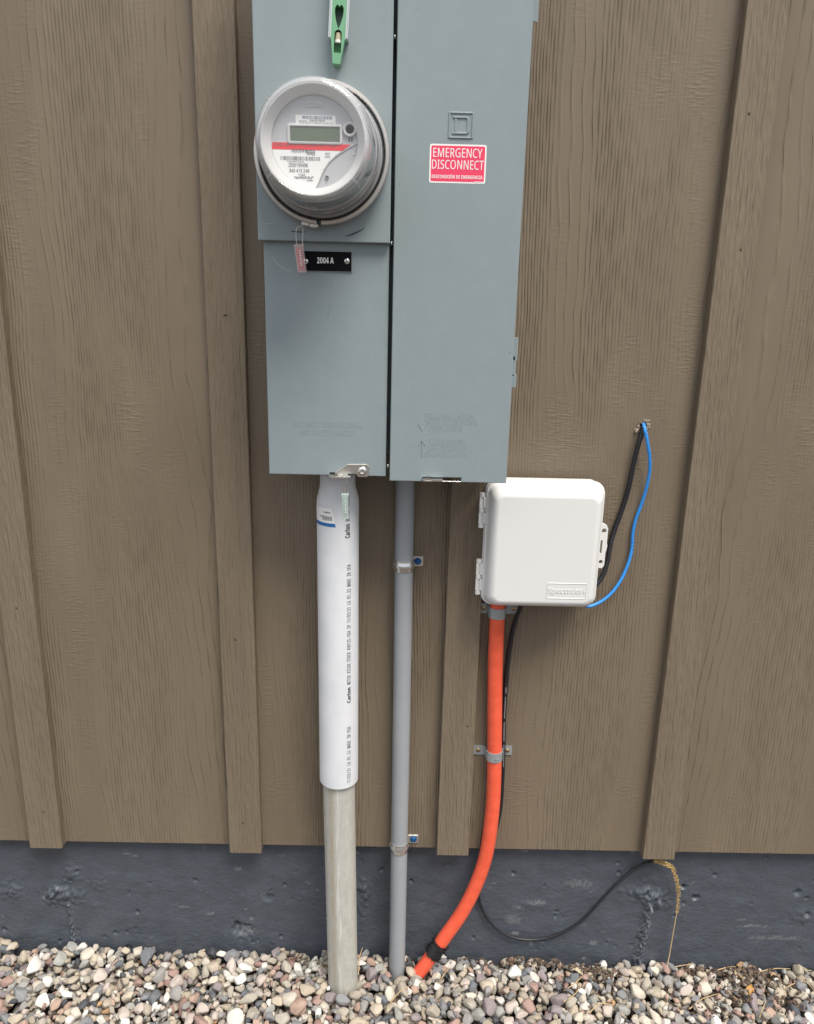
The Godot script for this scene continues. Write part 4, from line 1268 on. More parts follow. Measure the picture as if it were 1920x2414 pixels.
		pf.append(Vector2(xo + rr + 0.0065, 0.0008))
		pf.append(Vector2(rx, 0.0008))
		var b := B.new()
		var hh := 0.0097
		var th := 0.0016
		var nrm: Array = []
		for i in pf.size():
			var t1: Vector2 = (pf[mini(i + 1, pf.size() - 1)] - pf[maxi(i - 1, 0)]).normalized()
			nrm.append(Vector2(-t1.y, t1.x))
		for i in pf.size() - 1:
			var A: Vector2 = pf[i]
			var C: Vector2 = pf[i + 1]
			var nA := Vector3(nrm[i].x, 0, nrm[i].y)
			var nC := Vector3(nrm[i + 1].x, 0, nrm[i + 1].y)
			var a3 := Vector3(A.x, yc2, A.y)
			var c3 := Vector3(C.x, yc2, C.y)
			var u := Vector3(0, hh, 0)
			b.quad(b.vert(a3 + nA * th - u, nA), b.vert(c3 + nC * th - u, nC), b.vert(c3 + nC * th + u, nC), b.vert(a3 + nA * th + u, nA))
			b.quad(b.vert(a3 - u, -nA), b.vert(c3 - u, -nC), b.vert(c3 + u, -nC), b.vert(a3 + u, -nA))
			for sg in [-1.0, 1.0]:
				b.flat4(a3 + u * sg, c3 + u * sg, c3 + nC * th + u * sg, a3 + nA * th + u * sg, Vector3(0, sg, 0))
		for ee in [[lx, -1.0], [rx, 1.0]]:
			b.flat4(Vector3(ee[0], yc2 - hh, 0.0008), Vector3(ee[0], yc2 + hh, 0.0008), Vector3(ee[0], yc2 + hh, 0.0008 + th), Vector3(ee[0], yc2 - hh, 0.0008 + th), Vector3(ee[1], 0, 0))
		put(s, "saddle", b, M.galv_dull)
		words(s, "stamped_mark", "b", Vector3(xo + 0.0035, yc2 - 0.003, oz + rr + 0.0012), 0.005, 0.006, M.steel_bright, "Droid Sans", Basis(Vector3(0, 1, 0), 0.25), false, 0.0006)
		for xx in [sl.x, sr.x]:
			var sp := Vector3(xx, yc2, 0.0024)
			var sc2 := put(s, "screw", B.new().lathe(sp, [Vector2(0.0042, 0), Vector2(0.0040, 0.0012), Vector2(0.0026, 0.0022), Vector2(0, 0.0025)], 16), M.brass)
			put(sc2, "slot", B.new().box(sp + Vector3(0, 0, 0.0024), Vector3(0.0042, 0.0009, 0.0006), 0.0), M.ink)
			put(sc2, "slot", B.new().box(sp + Vector3(0, 0, 0.0024), Vector3(0.0009, 0.0042, 0.0006), 0.0), M.ink)

# ---------------------------------------------------------------- the white utility box
func build_utility_box() -> void:
	var zb := BT + 0.0005
	var zj := 0.056
	var zf := 0.094
	var pa := at(1028, 1016, 0.075)
	var pb := at(1274, 1279, 0.075)
	var x0 := at(1013.5, 1262, 0.070).x
	var x1 := at(1276.5, 1060, 0.070).x
	var y1 := at(1150, 1013.5, 0.060).y
	var y0 := at(1130, 1281, 0.074).y
	var ce := Vector3((x0 + x1) / 2, (y0 + y1) / 2, 0)
	var hw := (x1 - x0) / 2
	var hh := (y1 - y0) / 2
	var u := thing("utility_box", "white plastic utility box with rounded lid and side hinges beside the enclosure", "utility box", Vector3(ce.x, y0, zb))
	put(u, "back_tray", B.new().loft(ce, [[hw - 0.004, hh - 0.004, 0.016, zb], [hw - 0.0015, hh - 0.0015, 0.018, zj - 0.006], [hw, hh, 0.019, zj - 0.005], [hw, hh, 0.019, zj - 0.0008], [hw - 0.0025, hh - 0.0025, 0.017, zj]], 8), M.plastic)
	var rings: Array = [[hw - 0.0034, hh - 0.0034, 0.017, zj - 0.001], [hw - 0.0010, hh - 0.0010, 0.019, zj + 0.0006], [hw - 0.0010, hh - 0.0010, 0.019, zj + 0.0068], [hw - 0.0020, hh - 0.0020, 0.0185, zj + 0.0080], [hw - 0.0038, hh - 0.0038, 0.018, zj + 0.0085]]
	var zr := zj + 0.014
	for k in 9:
		var a := PI * 0.5 * k / 8.0
		rings.append([hw - 0.0058 - 0.0155 * (1.0 - cos(a)), hh - 0.0058 - 0.0155 * (1.0 - cos(a)), 0.0185 - 0.008 * (1.0 - cos(a)), zr + (zf - zr) * sin(a)])
	var lid := put(u, "lid", B.new().loft(ce, rings, 10), M.plastic)
	# moulded name panel
	var ra := at(1153.5, 1228, zf)
	var rb := at(1233, 1261, zf)
	var rc := Vector3((ra.x + rb.x) / 2, (ra.y + rb.y) / 2, zf)
	var rw := rb.x - ra.x
	var rh := ra.y - rb.y
	var fr := B.new()
	for s in [-1.0, 1.0]:
		fr.box(rc + Vector3(s * rw / 2, 0, 0), Vector3(0.0011, rh + 0.0011, 0.0014), 0.0004)
		fr.box(rc + Vector3(0, s * rh / 2, 0), Vector3(rw - 0.0011, 0.0011, 0.0014), 0.0004)
	put(lid, "moulded_frame", fr, M.plastic)
	words(lid, "moulded_lettering", "Spectrum", at(1191, 1246, zf) + Vector3(-0.001, 0, 0.0002), rw * 0.86, 0.0125, M.plastic_plain, "Droid Sans", Basis.IDENTITY, true, 0.0010)
	put(lid, "moulded_tip", B.new().prism(PackedVector2Array([Vector2(rc.x + rw * 0.44, rc.y + 0.003), Vector2(rc.x + rw * 0.485, rc.y - 0.001), Vector2(rc.x + rw * 0.44, rc.y - 0.005)]), zf - 0.0002, zf + 0.0008, 0.0002), M.plastic)
	# hinges
	for hv in [[1015.5, 1038.0, 1110.0], [1008.5, 1178.0, 1250.0]]:
		var zh := zj + 0.001
		var ya := at(hv[0], hv[1], zh).y
		var yb := at(hv[0], hv[2], zh).y
		var hx := x0 - 0.0052
		var hb := B.new().tube([Vector3(hx, yb, zh), Vector3(hx, ya, zh)], 0.0024, 12)
		for yy in [ya - 0.0028, (ya + yb) / 2, yb + 0.0028]:
			hb.tube([Vector3(hx, yy - 0.0030, zh), Vector3(hx, yy + 0.0030, zh)], 0.0048, 16)
			hb.box(Vector3(x0 - 0.0008, yy, zh - 0.002), Vector3(0.010, 0.0050, 0.005), 0.0008)
		var hin := put(u, "hinge", hb, M.plastic)
		for f in [0.27, 0.73]:
			var ym := lerpf(ya, yb, f)
			var Lc := absf(ya - yb) * 0.33
			put(hin, "hinge_clip", B.new().box(Vector3(hx - 0.0030, ym, zh + 0.0006), Vector3(0.0034, Lc, 0.0070), 0.0008).box(Vector3(x0 - 0.0002, ym, zh + 0.002), Vector3(0.0062, Lc, 0.0050), 0.0010), M.plastic)
	# latch plate with two holes and a slot
	var lz := zj - 0.001
	var cb := CSGCombiner3D.new()
	cb.name = "latch_plate"
	u.add_child(cb)
	var q0 := at(1262, 1150, lz)
	cb.position = Vector3(x1 - 0.002, q0.y, lz) - u.position
	var pg := CSGPolygon3D.new()
	pg.name = "plate_outline"
	var hl := at(1270, 1103, lz).y - q0.y
	pg.polygon = PackedVector2Array([Vector2(-0.004, hl - 0.001), Vector2(0.006, hl), Vector2(0.0115, hl - 0.003), Vector2(0.0140, hl - 0.009), Vector2(0.0140, 0.006), Vector2(0.0152, 0.001), Vector2(0.0140, -0.008), Vector2(0.0130, -0.012), Vector2(0.0130, -hl + 0.006), Vector2(0.0095, -hl), Vector2(-0.004, -hl + 0.001)])
	pg.depth = 0.006
	cb.add_child(pg)
	for e in [[0.0076, hl - 0.0125, 0.0042], [0.0066, -hl + 0.0115, 0.0036]]:
		var cy := CSGCylinder3D.new()
		cy.name = "plate_hole"
		cy.operation = CSGShape3D.OPERATION_SUBTRACTION
		cy.radius = e[2]
		cy.height = 0.02
		cy.sides = 20
		cy.rotation_degrees = Vector3(90, 0, 0)
		cy.position = Vector3(e[0], e[1], -0.003)
		cb.add_child(cy, true)
	var sl := CSGBox3D.new()
	sl.name = "plate_slot"
	sl.operation = CSGShape3D.OPERATION_SUBTRACTION
	sl.size = Vector3(0.0042, 0.024, 0.02)
	sl.position = Vector3(0.0045, -0.0015, -0.003)
	cb.add_child(sl)
	cb.material_override = M.plastic

# ---------------------------------------------------------------- cables
func build_cables() -> void:
	var hole := at(1354, 899, 0.0)
	var bk := thing("black_cable", "thick black cable from the hole in the siding to the white box", "cable", hole)
	var pts: Array = [at(1355, 897, -0.010), at(1354.5, 899, 0.004)]
	for q in [[1351, 915, 0.010], [1345, 935, 0.012], [1335, 975, 0.010], [1327, 1015, 0.008], [1318, 1050, 0.006], [1306, 1085, 0.006], [1294, 1118, 0.008], [1285, 1150, 0.014], [1279, 1185, 0.020], [1268, 1215, 0.026], [1250, 1238, 0.032]]: pts.append(at(q[0], q[1], q[2]))
	put(bk, "jacket", B.new().tube(curve(pts, 8), 0.0042, 16), M.black_rubber)
	var bl := thing("blue_cable", "bright blue network cable looping from the hole in the siding to the white box", "cable", hole)
	pts = [at(1355.5, 893, -0.010), at(1356, 895, 0.010)]
	for q in [[1358.5, 905, 0.019], [1364, 932, 0.021], [1368.5, 965, 0.018], [1368, 995, 0.014], [1361, 1030, 0.010], [1350, 1065, 0.007], [1339, 1095, 0.006], [1333, 1122, 0.006], [1331.5, 1148, 0.006], [1328, 1170, 0.008], [1319, 1198, 0.012], [1304, 1228, 0.018], [1284, 1253, 0.024], [1262, 1269, 0.029], [1240, 1277, 0.034], [1228, 1272, 0.036]]: pts.append(at(q[0], q[1], q[2]))
	var bp := curve(pts, 8)
	var jk := put(bl, "jacket", B.new().tube(bp, 0.0029, 16), M.blue)
	# dotted print along the jacket
	var dots := B.new()
	var rng := RandomNumberGenerator.new()
	rng.seed = 4
	for i in range(16, bp.size() - 24):
		if rng.randf() < 0.72:
			var d: Vector3 = (bp[i + 1] - bp[i - 1]).normalized()
			var side := d.cross(Vector3(0, 0, 1)).normalized()
			var nn := (Vector3(0, 0, 1) + side * -0.35).normalized()
			dots.blob(bp[i] + nn * 0.00278 + d * rng.randf_range(-0.001, 0.001), Vector3(0.0006, rng.randf_range(0.0008, 0.0022), 0.0004), 6, 4, Basis(side, d, nn))
	put(jk, "printed_marks", dots, M.blue_ink)
	# cable behind the orange duct, looping over the foundation
	var lc := thing("loop_cable", "thin black cable behind the orange duct that loops over the concrete foundation", "cable", at(1130, 1978, -0.014))
	pts = []
	for q in [[1100, 1262, 0.028], [1094, 1284, 0.020], [1084, 1312, 0.0120], [1074, 1360, 0.0060], [1068, 1410, 0.0052], [1064.5, 1460, 0.0052], [1061.5, 1520, 0.0058], [1060.5, 1575, 0.0052], [1058.5, 1640, 0.0045], [1053, 1710, 0.0045], [1036, 1775, 0.0040], [1018, 1810, -0.002], [1009, 1850, -0.010], [1007.5, 1880, -0.0135], [1012, 1905, -0.014], [1025, 1932, -0.014], [1047, 1957, -0.013], [1078, 1973, -0.012], [1112, 1979, -0.012], [1150, 1975.5, -0.012], [1190, 1961, -0.011], [1228, 1936, -0.010], [1262, 1900, -0.010], [1292, 1868, -0.010], [1322, 1841, -0.012], [1352, 1822, -0.0145], [1385, 1811, -0.0155], [1415, 1800, -0.0165]]: pts.append(at(q[0], q[1], q[2]))
	var lp := curve(pts, 8)
	var rad: Array = []
	for i in lp.size(): rad.append(lerpf(0.0041, 0.0029, smoothstep(60.0, 110.0, float(i))))
	var lj := put(lc, "jacket", B.new().tube(lp, rad, 14), M.black_rubber)
	var ticks := B.new()
	for i in range(38, 62):
		if i % 7 == 5: continue
		for s in 2:
			var p: Vector3 = (lp[i] as Vector3).lerp(lp[i + 1], s * 0.5)
			ticks.box(p + Vector3(0.0003, 0, 0.0040), Vector3(0.0016, 0.0024, 0.0003), 0.0)
	put(lj, "printed_marks", ticks, M.ink_faint)

# ---------------------------------------------------------------- gravel, litter, plants
func stone_mesh(sd: int) -> ArrayMesh:
	var rng := RandomNumberGenerator.new()
	rng.seed = sd * 31 + 7
	var nz := noise(sd * 13 + 1, 0.75, 2)
	# an icosphere
	var ph := (1.0 + sqrt(5.0)) / 2.0
	var vs: Array = [Vector3(-1, ph, 0), Vector3(1, ph, 0), Vector3(-1, -ph, 0), Vector3(1, -ph, 0), Vector3(0, -1, ph), Vector3(0, 1, ph), Vector3(0, -1, -ph), Vector3(0, 1, -ph), Vector3(ph, 0, -1), Vector3(ph, 0, 1), Vector3(-ph, 0, -1), Vector3(-ph, 0, 1)]
	for i in vs.size(): vs[i] = vs[i].normalized()
	var fs: Array = [[0, 11, 5], [0, 5, 1], [0, 1, 7], [0, 7, 10], [0, 10, 11], [1, 5, 9], [5, 11, 4], [11, 10, 2], [10, 7, 6], [7, 1, 8], [3, 9, 4], [3, 4, 2], [3, 2, 6], [3, 6, 8], [3, 8, 9], [4, 9, 5], [2, 4, 11], [6, 2, 10], [8, 6, 7], [9, 8, 1]]
	for it in 2:
		var mid := {}
		var nf: Array = []
		for f in fs:
			var m3: Array = []
			for e in 3:
				var a: int = f[e]
				var b: int = f[(e + 1) % 3]
				var key := mini(a, b) * 10000 + maxi(a, b)
				if not mid.has(key):
					vs.append(((vs[a] + vs[b]) * 0.5).normalized())
					mid[key] = vs.size() - 1
				m3.append(mid[key])
			nf.append_array([[f[0], m3[0], m3[2]], [f[1], m3[1], m3[0]], [f[2], m3[2], m3[1]], [m3[0], m3[1], m3[2]]])
		fs = nf
	# a few worn flat sides, then soft lumps
	var cuts: Array = []
	for i in 4 + sd % 6: cuts.append([Vector3(rng.randfn(), rng.randfn(), rng.randfn()).normalized(), rng.randf_range(0.45, 0.80)])
	var b := B.new()
	for p in vs:
		var q: Vector3 = p * (1.0 + 0.26 * nz.get_noise_3dv(p))
		for c in cuts:
			var over: float = q.dot(c[0]) - c[1]
			if over > 0: q -= c[0] * over * 0.88
		b.vert(q, Vector3.ZERO)
	for f in fs:
		var nn: Vector3 = (b.v[f[1]] - b.v[f[0]]).cross(b.v[f[2]] - b.v[f[0]])
		if nn.dot(b.v[f[0]]) < 0: nn = -nn
		for e in 3: b.n[f[e]] += nn
	for i in b.n.size(): b.n[i] = b.n[i].normalized()
	for f in fs: b.tri(f[0], f[1], f[2])
	return b.mesh()

func ground_y(x: float) -> float:
	return 0.0 - 0.012 * smoothstep(-0.6, 0.3, x) - 0.018 * smoothstep(0.5, 0.85, x) + 0.004 * sin(x * 9.0)

func build_gravel() -> void:
	# soil and, on it, the pebbles
	var g := MeshInstance3D.new()
	g.name = "ground"
	var gb := B.new()
	gb.flat4(Vector3(-40, -0.065, -0.1), Vector3(40, -0.065, -0.1), Vector3(40, -0.065, 80), Vector3(-40, -0.065, 80), Vector3(0, 1, 0))
	g.mesh = gb.mesh()
	g.material_override = M.soil
	add_child(g)
	g.set_meta("kind", "structure")
	g.set_meta("label", "strip of mixed rounded river gravel along the foot of the wall")
	var grain := noise_tex(121, 0.035, 256, Color(0.80, 0.79, 0.78), Color(1.0, 1.0, 1.0), 4, 0.25, 0.7)
	var speck := noise_tex(122, 0.12, 256, Color(0.55, 0.54, 0.53), Color(1.0, 1.0, 1.0), 2, 0.28, 0.50)
	var tones := [Vector3(0.44, 0.38, 0.30), Vector3(0.38, 0.33, 0.26), Vector3(0.50, 0.46, 0.39), Vector3(0.33, 0.29, 0.24), Vector3(0.27, 0.26, 0.25), Vector3(0.20, 0.205, 0.215), Vector3(0.13, 0.14, 0.155), Vector3(0.065, 0.07, 0.08), Vector3(0.58, 0.56, 0.52), Vector3(0.64, 0.63, 0.60), Vector3(0.38, 0.27, 0.215), Vector3(0.32, 0.215, 0.185), Vector3(0.42, 0.27, 0.14), Vector3(0.24, 0.205, 0.21), Vector3(0.30, 0.30, 0.28), Vector3(0.46, 0.40, 0.36), Vector3(0.24, 0.15, 0.13), Vector3(0.36, 0.33, 0.28)]
	var wt := [9, 8, 8, 7, 9, 9, 4, 2, 7, 4, 6, 4, 1, 6, 8, 9, 1, 7]
	var pick: Array = []
	for i in wt.size():
		for k in wt[i]: pick.append(i)
	var mats: Array = []
	for i in tones.size():
		for v in 2:
			var m := mat(lin(1.20 * tones[i].x * (1.0 + 0.12 * v), 1.20 * tones[i].y * (1.0 + 0.12 * v), 1.20 * tones[i].z * (1.0 + 0.12 * v)), 0.78)
			m.albedo_texture = grain if v == 0 else speck
			m.uv1_triplanar = true
			m.uv1_scale = Vector3(0.9, 0.9, 0.9) if v == 0 else Vector3(0.6, 0.6, 0.6)
			m.heightmap_enabled = true
			m.heightmap_texture = grain
			m.heightmap_scale = 0.05
			mats.append(m)
	var shapes: Array = []
	for i in 12: shapes.append(stone_mesh(i))
	var rng := RandomNumberGenerator.new()
	rng.seed = 20
	# height grid on which stones come to rest
	var X0 := -0.95
	var X1 := 1.6
	var Z0 := -0.022
	var Z1 := 0.40
	var cs := 0.004
	var nx := int((X1 - X0) / cs) + 1
	var nz := int((Z1 - Z0) / cs) + 1
	var hg := PackedFloat32Array()
	hg.resize(nx * nz)
	for j in nz:
		for i in nx:
			hg[j * nx + i] = ground_y(X0 + i * cs) - 0.045
	var keep := [[0.1965, 0.059, 0.029], [0.3066, 0.0205, 0.0158], [0.360, 0.028, 0.009]]
	var list: Array = []
	for n in 15000:
		var f := rng.randf()
		var s: float = 0.0052 + 0.0068 * pow(rng.randf(), 1.6)
		if f < 0.12: s = rng.randf_range(0.0105, 0.0165)
		if n < 2500: s = rng.randf_range(0.007, 0.012)
		var ax := Vector3(s * rng.randf_range(0.95, 1.35), s * rng.randf_range(0.55, 0.85), s * rng.randf_range(0.8, 1.1))
		var x := rng.randf_range(X0 + 0.02, X1 - 0.02)
		var z := rng.randf_range(Z0 + ax.z * 0.9, Z1 - 0.02)
		if rng.randf() < 0.62: z = rng.randf_range(Z0 + ax.z * 0.9, 0.24)
		var bad := false
		for k in keep:
			if Vector2(x - k[0], z - k[1]).length() < k[2] + s * 0.75: bad = true
		if bad: continue
		var yaw := rng.randf() * TAU
		var bs := Basis(Vector3(0, 1, 0), yaw)
		var i0 := maxi(0, int((x - ax.x - X0) / cs))
		var i1 := mini(nx - 1, int((x + ax.x - X0) / cs))
		var j0 := maxi(0, int((z - ax.x - Z0) / cs))
		var j1 := mini(nz - 1, int((z + ax.x - Z0) / cs))
		var sum := 0.0
		var cnt := 0
		var top := -9.0
		var sxh := 0.0
		var szh := 0.0
		var sxx := 0.0001
		for j in range(j0, j1 + 1):
			for i in range(i0, i1 + 1):
				var dl := bs.inverse() * Vector3(X0 + i * cs - x, 0, Z0 + j * cs - z)
				if pow(dl.x / ax.x, 2) + pow(dl.z / ax.z, 2) < 1.0:
					var hh := hg[j * nx + i]
					sum += hh
					cnt += 1
					top = maxf(top, hh)
					sxh += hh * (X0 + i * cs - x)
					szh += hh * (Z0 + j * cs - z)
					sxx += pow(X0 + i * cs - x, 2)
		if cnt == 0: continue
		var mean := sum / cnt
		if n > 4500 and mean > ground_y(x) - 0.004 + rng.randf_range(-0.004, 0.005): continue
		var rest := lerpf(mean, top, 0.40)
		var yc := rest + ax.y * 0.62
		# lean with the slope below
		var tilt := Vector3(clampf(sxh / sxx, -0.6, 0.6), 0, clampf(szh / sxx, -0.6, 0.6))
		var nn := Vector3(-tilt.x + rng.randf_range(-0.25, 0.25), 1.0, -tilt.z + rng.randf_range(-0.25, 0.25)).normalized()
		var axr := Vector3.UP.cross(nn)
		var rot := Basis(axr.normalized(), Vector3.UP.angle_to(nn)) if axr.length() > 0.001 else Basis.IDENTITY
		for j in range(j0, j1 + 1):
			for i in range(i0, i1 + 1):
				var dw := Vector3(X0 + i * cs - x, 0, Z0 + j * cs - z)
				var dl := bs.inverse() * dw
				var q := pow(dl.x / ax.x, 2) + pow(dl.z / ax.z, 2)
				if q < 1.0:
					var ty := yc + ax.y * sqrt(1.0 - q) * 0.95 - (nn.x * dw.x + nn.z * dw.z) / nn.y
					hg[j * nx + i] = maxf(hg[j * nx + i], ty)
		list.append({"t": Transform3D(rot * bs * Basis.from_scale(ax), Vector3(x, yc, z)), "top": yc + ax.y * 0.9, "s": ax.x * ax.z, "x": x, "z": z, "c": pick[rng.randi() % pick.size()] * 2 + (rng.randi() % 2), "m": rng.randi() % shapes.size()})
	# the 300 that show largest stand alone as parts
	var cand: Array = []
	for i in list.size():
		var e: Dictionary = list[i]
		var p := seen(e.t.origin)
		if p.x < -10 or p.x > 1725 or p.y > 2165: continue
		var gi := clampi(int((e.x - X0) / cs), 0, nx - 1)
		var gj := clampi(int((e.z - Z0) / cs), 0, nz - 1)
		if hg[gj * nx + gi] > e.top + 0.0025: continue
		cand.append([e.s, i])
	cand.sort_custom(func(a, b): return a[0] > b[0])
	var alone := {}
	for k in mini(300, cand.size()): alone[cand[k][1]] = true
	var rest_list: Array = []
	for i in list.size():
		var e: Dictionary = list[i]
		if alone.has(i):
			var o := part(g, "pebble", shapes[e.m], mats[e.c])
			o.transform = e.t
		else:
			rest_list.append(e)
	var mm := MultiMesh.new()
	mm.transform_format = MultiMesh.TRANSFORM_3D
	mm.use_colors = true
	mm.mesh = shapes[4]
	mm.instance_count = rest_list.size()
	for i in rest_list.size():
		var e: Dictionary = rest_list[i]
		var tn: Vector3 = tones[e.c / 2]
		mm.set_instance_transform(i, e.t)
		mm.set_instance_color(i, Color(1.20 * tn.x, 1.20 * tn.y, 1.20 * tn.z))
	var mi := MultiMeshInstance3D.new()
	mi.name = "small_pebbles"
	mi.multimesh = mm
	var mmat := mat(Color.WHITE, 0.8)
	mmat.vertex_color_use_as_albedo = true
	mmat.albedo_texture = grain
	mmat.uv1_triplanar = true
	mmat.heightmap_enabled = true
	mmat.heightmap_texture = grain
	mmat.heightmap_scale = 0.05
	mi.material_override = mmat
	mi.set_meta("kind", "stuff")
	g.add_child(mi)
	print("stones ", list.size(), " alone ", alone.size())
	# height lookup for the litter
	var hy := func(x: float, z: float) -> float:
		return hg[clampi(int((z - Z0) / cs), 0, nz - 1) * nx + clampi(int((x - X0) / cs), 0, nx - 1)]
	# dark crumbs of soil and rotted leaves between the stones near the wall
	var cm := MultiMesh.new()
	cm.transform_format = MultiMesh.TRANSFORM_3D
	cm.use_colors = true
	cm.mesh = shapes[7]
	var spots := [[1150, 2032, 0.05, 0.014, 170], [1235, 2045, 0.045, 0.016, 150], [1275, 2062, 0.03, 0.014, 110], [1080, 2028, 0.04, 0.012, 80], [1000, 2025, 0.05, 0.012, 60], [1530, 2052, 0.05, 0.020, 200], [1585, 2068, 0.05, 0.022, 220], [1620, 2062, 0.04, 0.018, 140], [1560, 2105, 0.03, 0.018, 130], [1465, 2050, 0.04, 0.016, 90], [1660, 2120, 0.05, 0.025, 100], [1500, 2130, 0.05, 0.03, 70], [640, 2030, 0.05, 0.012, 50], [880, 2032, 0.05, 0.012, 50]]
	var tot := 0
	for s in spots: tot += s[4]
	tot = 0
	for s in spots:
		s[4] = int(s[4] * 0.6)
		tot += s[4]
	cm.instance_count = tot
	var ci := 0
	for s in spots:
		var o := at(s[0], s[1], 0.0)
		# where that ray meets the gravel
		var dr := (o - CAM).normalized()
		var p0 := CAM + dr * ((ground_y(o.x) - CAM.y) / dr.y)
		for k in s[4]:
			var x: float = p0.x + rng.randfn() * s[2] * 0.5
			var z: float = maxf(Z0 + 0.006, p0.z + rng.randfn() * s[3] * 0.5)
			var q := rng.randf_range(0.0012, 0.0036)
			cm.set_instance_transform(ci, Transform3D(Basis(Vector3(rng.randfn(), rng.randfn(), rng.randfn()).normalized(), rng.randf() * TAU) * Basis.from_scale(Vector3(q * 1.5, q * 0.7, q)), Vector3(x, hy.call(x, z) + q * 0.4, z)))
			var f := rng.randf_range(0.7, 2.2)
			cm.set_instance_color(ci, Color(0.075 * f, 0.052 * f, 0.037 * f))
			ci += 1
	var cmi := MultiMeshInstance3D.new()
	cmi.name = "soil_crumbs"
	cmi.multimesh = cm
	var cmat := mat(Color.WHITE, 0.95)
	cmat.vertex_color_use_as_albedo = true
	cmi.material_override = cmat
	cmi.set_meta("kind", "stuff")
	g.add_child(cmi)
	build_litter(hy, rng)

func drop_to(vx: float, vy: float) -> Vector3:
	var o := at(vx, vy, 0.0)
	var dr := (o - CAM).normalized()
	return CAM + dr * ((ground_y(o.x) + 0.004 - CAM.y) / dr.y)

func build_litter(hy: Callable, rng: RandomNumberGenerator) -> void:
	var lines := [[[1188, 2085], [1212, 2074], [1228, 2064]], [[1186, 2120], [1212, 2098], [1222, 2072]], [[1452, 2128], [1478, 2104], [1524, 2088]], [[1534, 2086], [1556, 2108], [1586, 2128]], [[1420, 2034], [1445, 2031], [1462, 2036]], [[1512, 2040], [1536, 2024], [1560, 2018]], [[1600, 2044], [1630, 2036], [1665, 2042]], [[1652, 2080], [1690, 2074], [1715, 2084]], [[1600, 2142], [1606, 2130], [1612, 2118]], [[930, 2060], [940, 2046], [948, 2036]], [[822, 2112], [842, 2106], [862, 2100]], [[755, 2050], [758, 2030], [764, 2012]], [[1690, 2040], [1702, 2046], [1708, 2038]], [[1240, 2140], [1262, 2128], [1290, 2124]]]
	var labels := ["dry straw lying on the pebbles right of the brown soil patch", "bent dry straw crossing two other straws on pebbles below the loop cable", "long pale straw on the pebbles below the dry grass stalk", "straight pale straw pointing away from the ochre leaf", "short straw at the foot of the dry grass stalk", "straw leaning on the leaf litter against the foundation", "curved straw behind the pebbles beside the leaf litter", "thin straw among grey pebbles at the gravel's outer corner", "short upright straw between pebbles in front of the leaf litter", "pale twig on the pebbles in front of the orange duct's end", "pale twig on the pebbles in front of the grey conduit", "dark twig upright beside the foot of the beige pipe", "tiny straw on a white pebble against the foundation", "pale straw on pebbles in front of the soil patch"]
	for i in lines.size():
		var pts: Array = []
		for k in 3:
			var p := drop_to(lines[i][k][0], lines[i][k][1])
			p.y = maxf(hy.call(p.x, p.z), ground_y(p.x)) + (0.0012 if i != 11 else 0.001 + 0.012 * k)
			if k == 1: p.y += 0.002
			p.z = maxf(p.z, -0.012)
			pts.append(p)
		var t := thing("dry_straw", labels[i], "straw", pts[0], "dry straws on the gravel")
		put(t, "stalk", B.new().tube(curve(pts, 5), [0.0011, 0.0011, 0.0010, 0.0010, 0.0009, 0.0009, 0.0009, 0.0008, 0.0007, 0.0006, 0.0004], 7), M.straw)
	# curled leaves
	var lv := [[1578, 2098, 0.016, 0.008, 1.1, lin(0.46, 0.25, 0.08), "curled ochre leaf on the pebbles in front of the soil patch"], [1566, 2040, 0.014, 0.008, -0.3, lin(0.28, 0.18, 0.10), "brown crumpled leaf against the foundation in the leaf litter"], [1602, 2046, 0.013, 0.008, 0.8, lin(0.23, 0.16, 0.10), "dark brown crumpled leaf at the edge of the leaf litter"], [1216, 2052, 0.011, 0.005, -0.4, lin(0.50, 0.42, 0.30), "pale dry leaf beside the dark soil between pebbles"], [1555, 2058, 0.012, 0.006, 1.9, lin(0.42, 0.32, 0.16), "small tan leaf lying flat in the soil patch"], [1632, 2062, 0.011, 0.006, 0.2, lin(0.36, 0.25, 0.16), "light brown leaf curled beside a large grey pebble"]]
	for e in lv:
		var p := drop_to(e[0], e[1])
		p.y = hy.call(p.x, p.z) + 0.002
		p.z = maxf(p.z, -0.008)
		var t := thing("dry_leaf", e[6], "leaf", p, "dry leaves on the gravel")
		var b := B.new()
		var ids: Array = []
		var wob := noise(int(e[0]), 1.0, 1)
		for i in 9:
			var row: Array = []
			var f := i / 8.0
			var hwid: float = e[3] * pow(sin(PI * clampf(f, 0.04, 0.97)), 0.8)
			for j in 7:
				var s := j / 3.0 - 1.0
				var cup: float = 0.55 * e[3] * s * s + 0.0035 * sin(f * 5.0 + e[4])
				var lp := Vector3((f - 0.5) * 2.0 * e[2], cup + 0.003 * wob.get_noise_2d(f * 4.0, s * 3.0), hwid * s)
				row.append(b.vert(p + Basis(Vector3(0, 1, 0), e[4]) * lp, Vector3.UP))
			ids.append(row)
		for i in 8:
			for j in 6:
				b.quad(ids[i][j], ids[i][j + 1], ids[i + 1][j + 1], ids[i + 1][j])
		var m := mat(e[5], 0.75)
		m.cull_mode = BaseMaterial3D.CULL_DISABLED
		put(t, "blade", b, m)
	# dry grass stalk with its seed head caught under the batten
	var G := func(cx: float, cy: float, z: float) -> Vector3:
		return at((cx * 0.1391 + 1500.0) / VS, (cy * 0.1391 + 2000.0) / VS, z)
	var st: Array = []
	for q in [[520, 2050, 0.004], [535, 1960, 0.002], [580, 1720, -0.002], [625, 1450, -0.004], [660, 1250, -0.004], [690, 1090, -0.004], [712, 880, -0.004], [716, 700, -0.004], [672, 500, -0.004], [625, 350, -0.004], [540, 275, -0.004], [440, 240, -0.005], [330, 195, -0.008]]: st.append(G.call(q[0], q[1], q[2]))
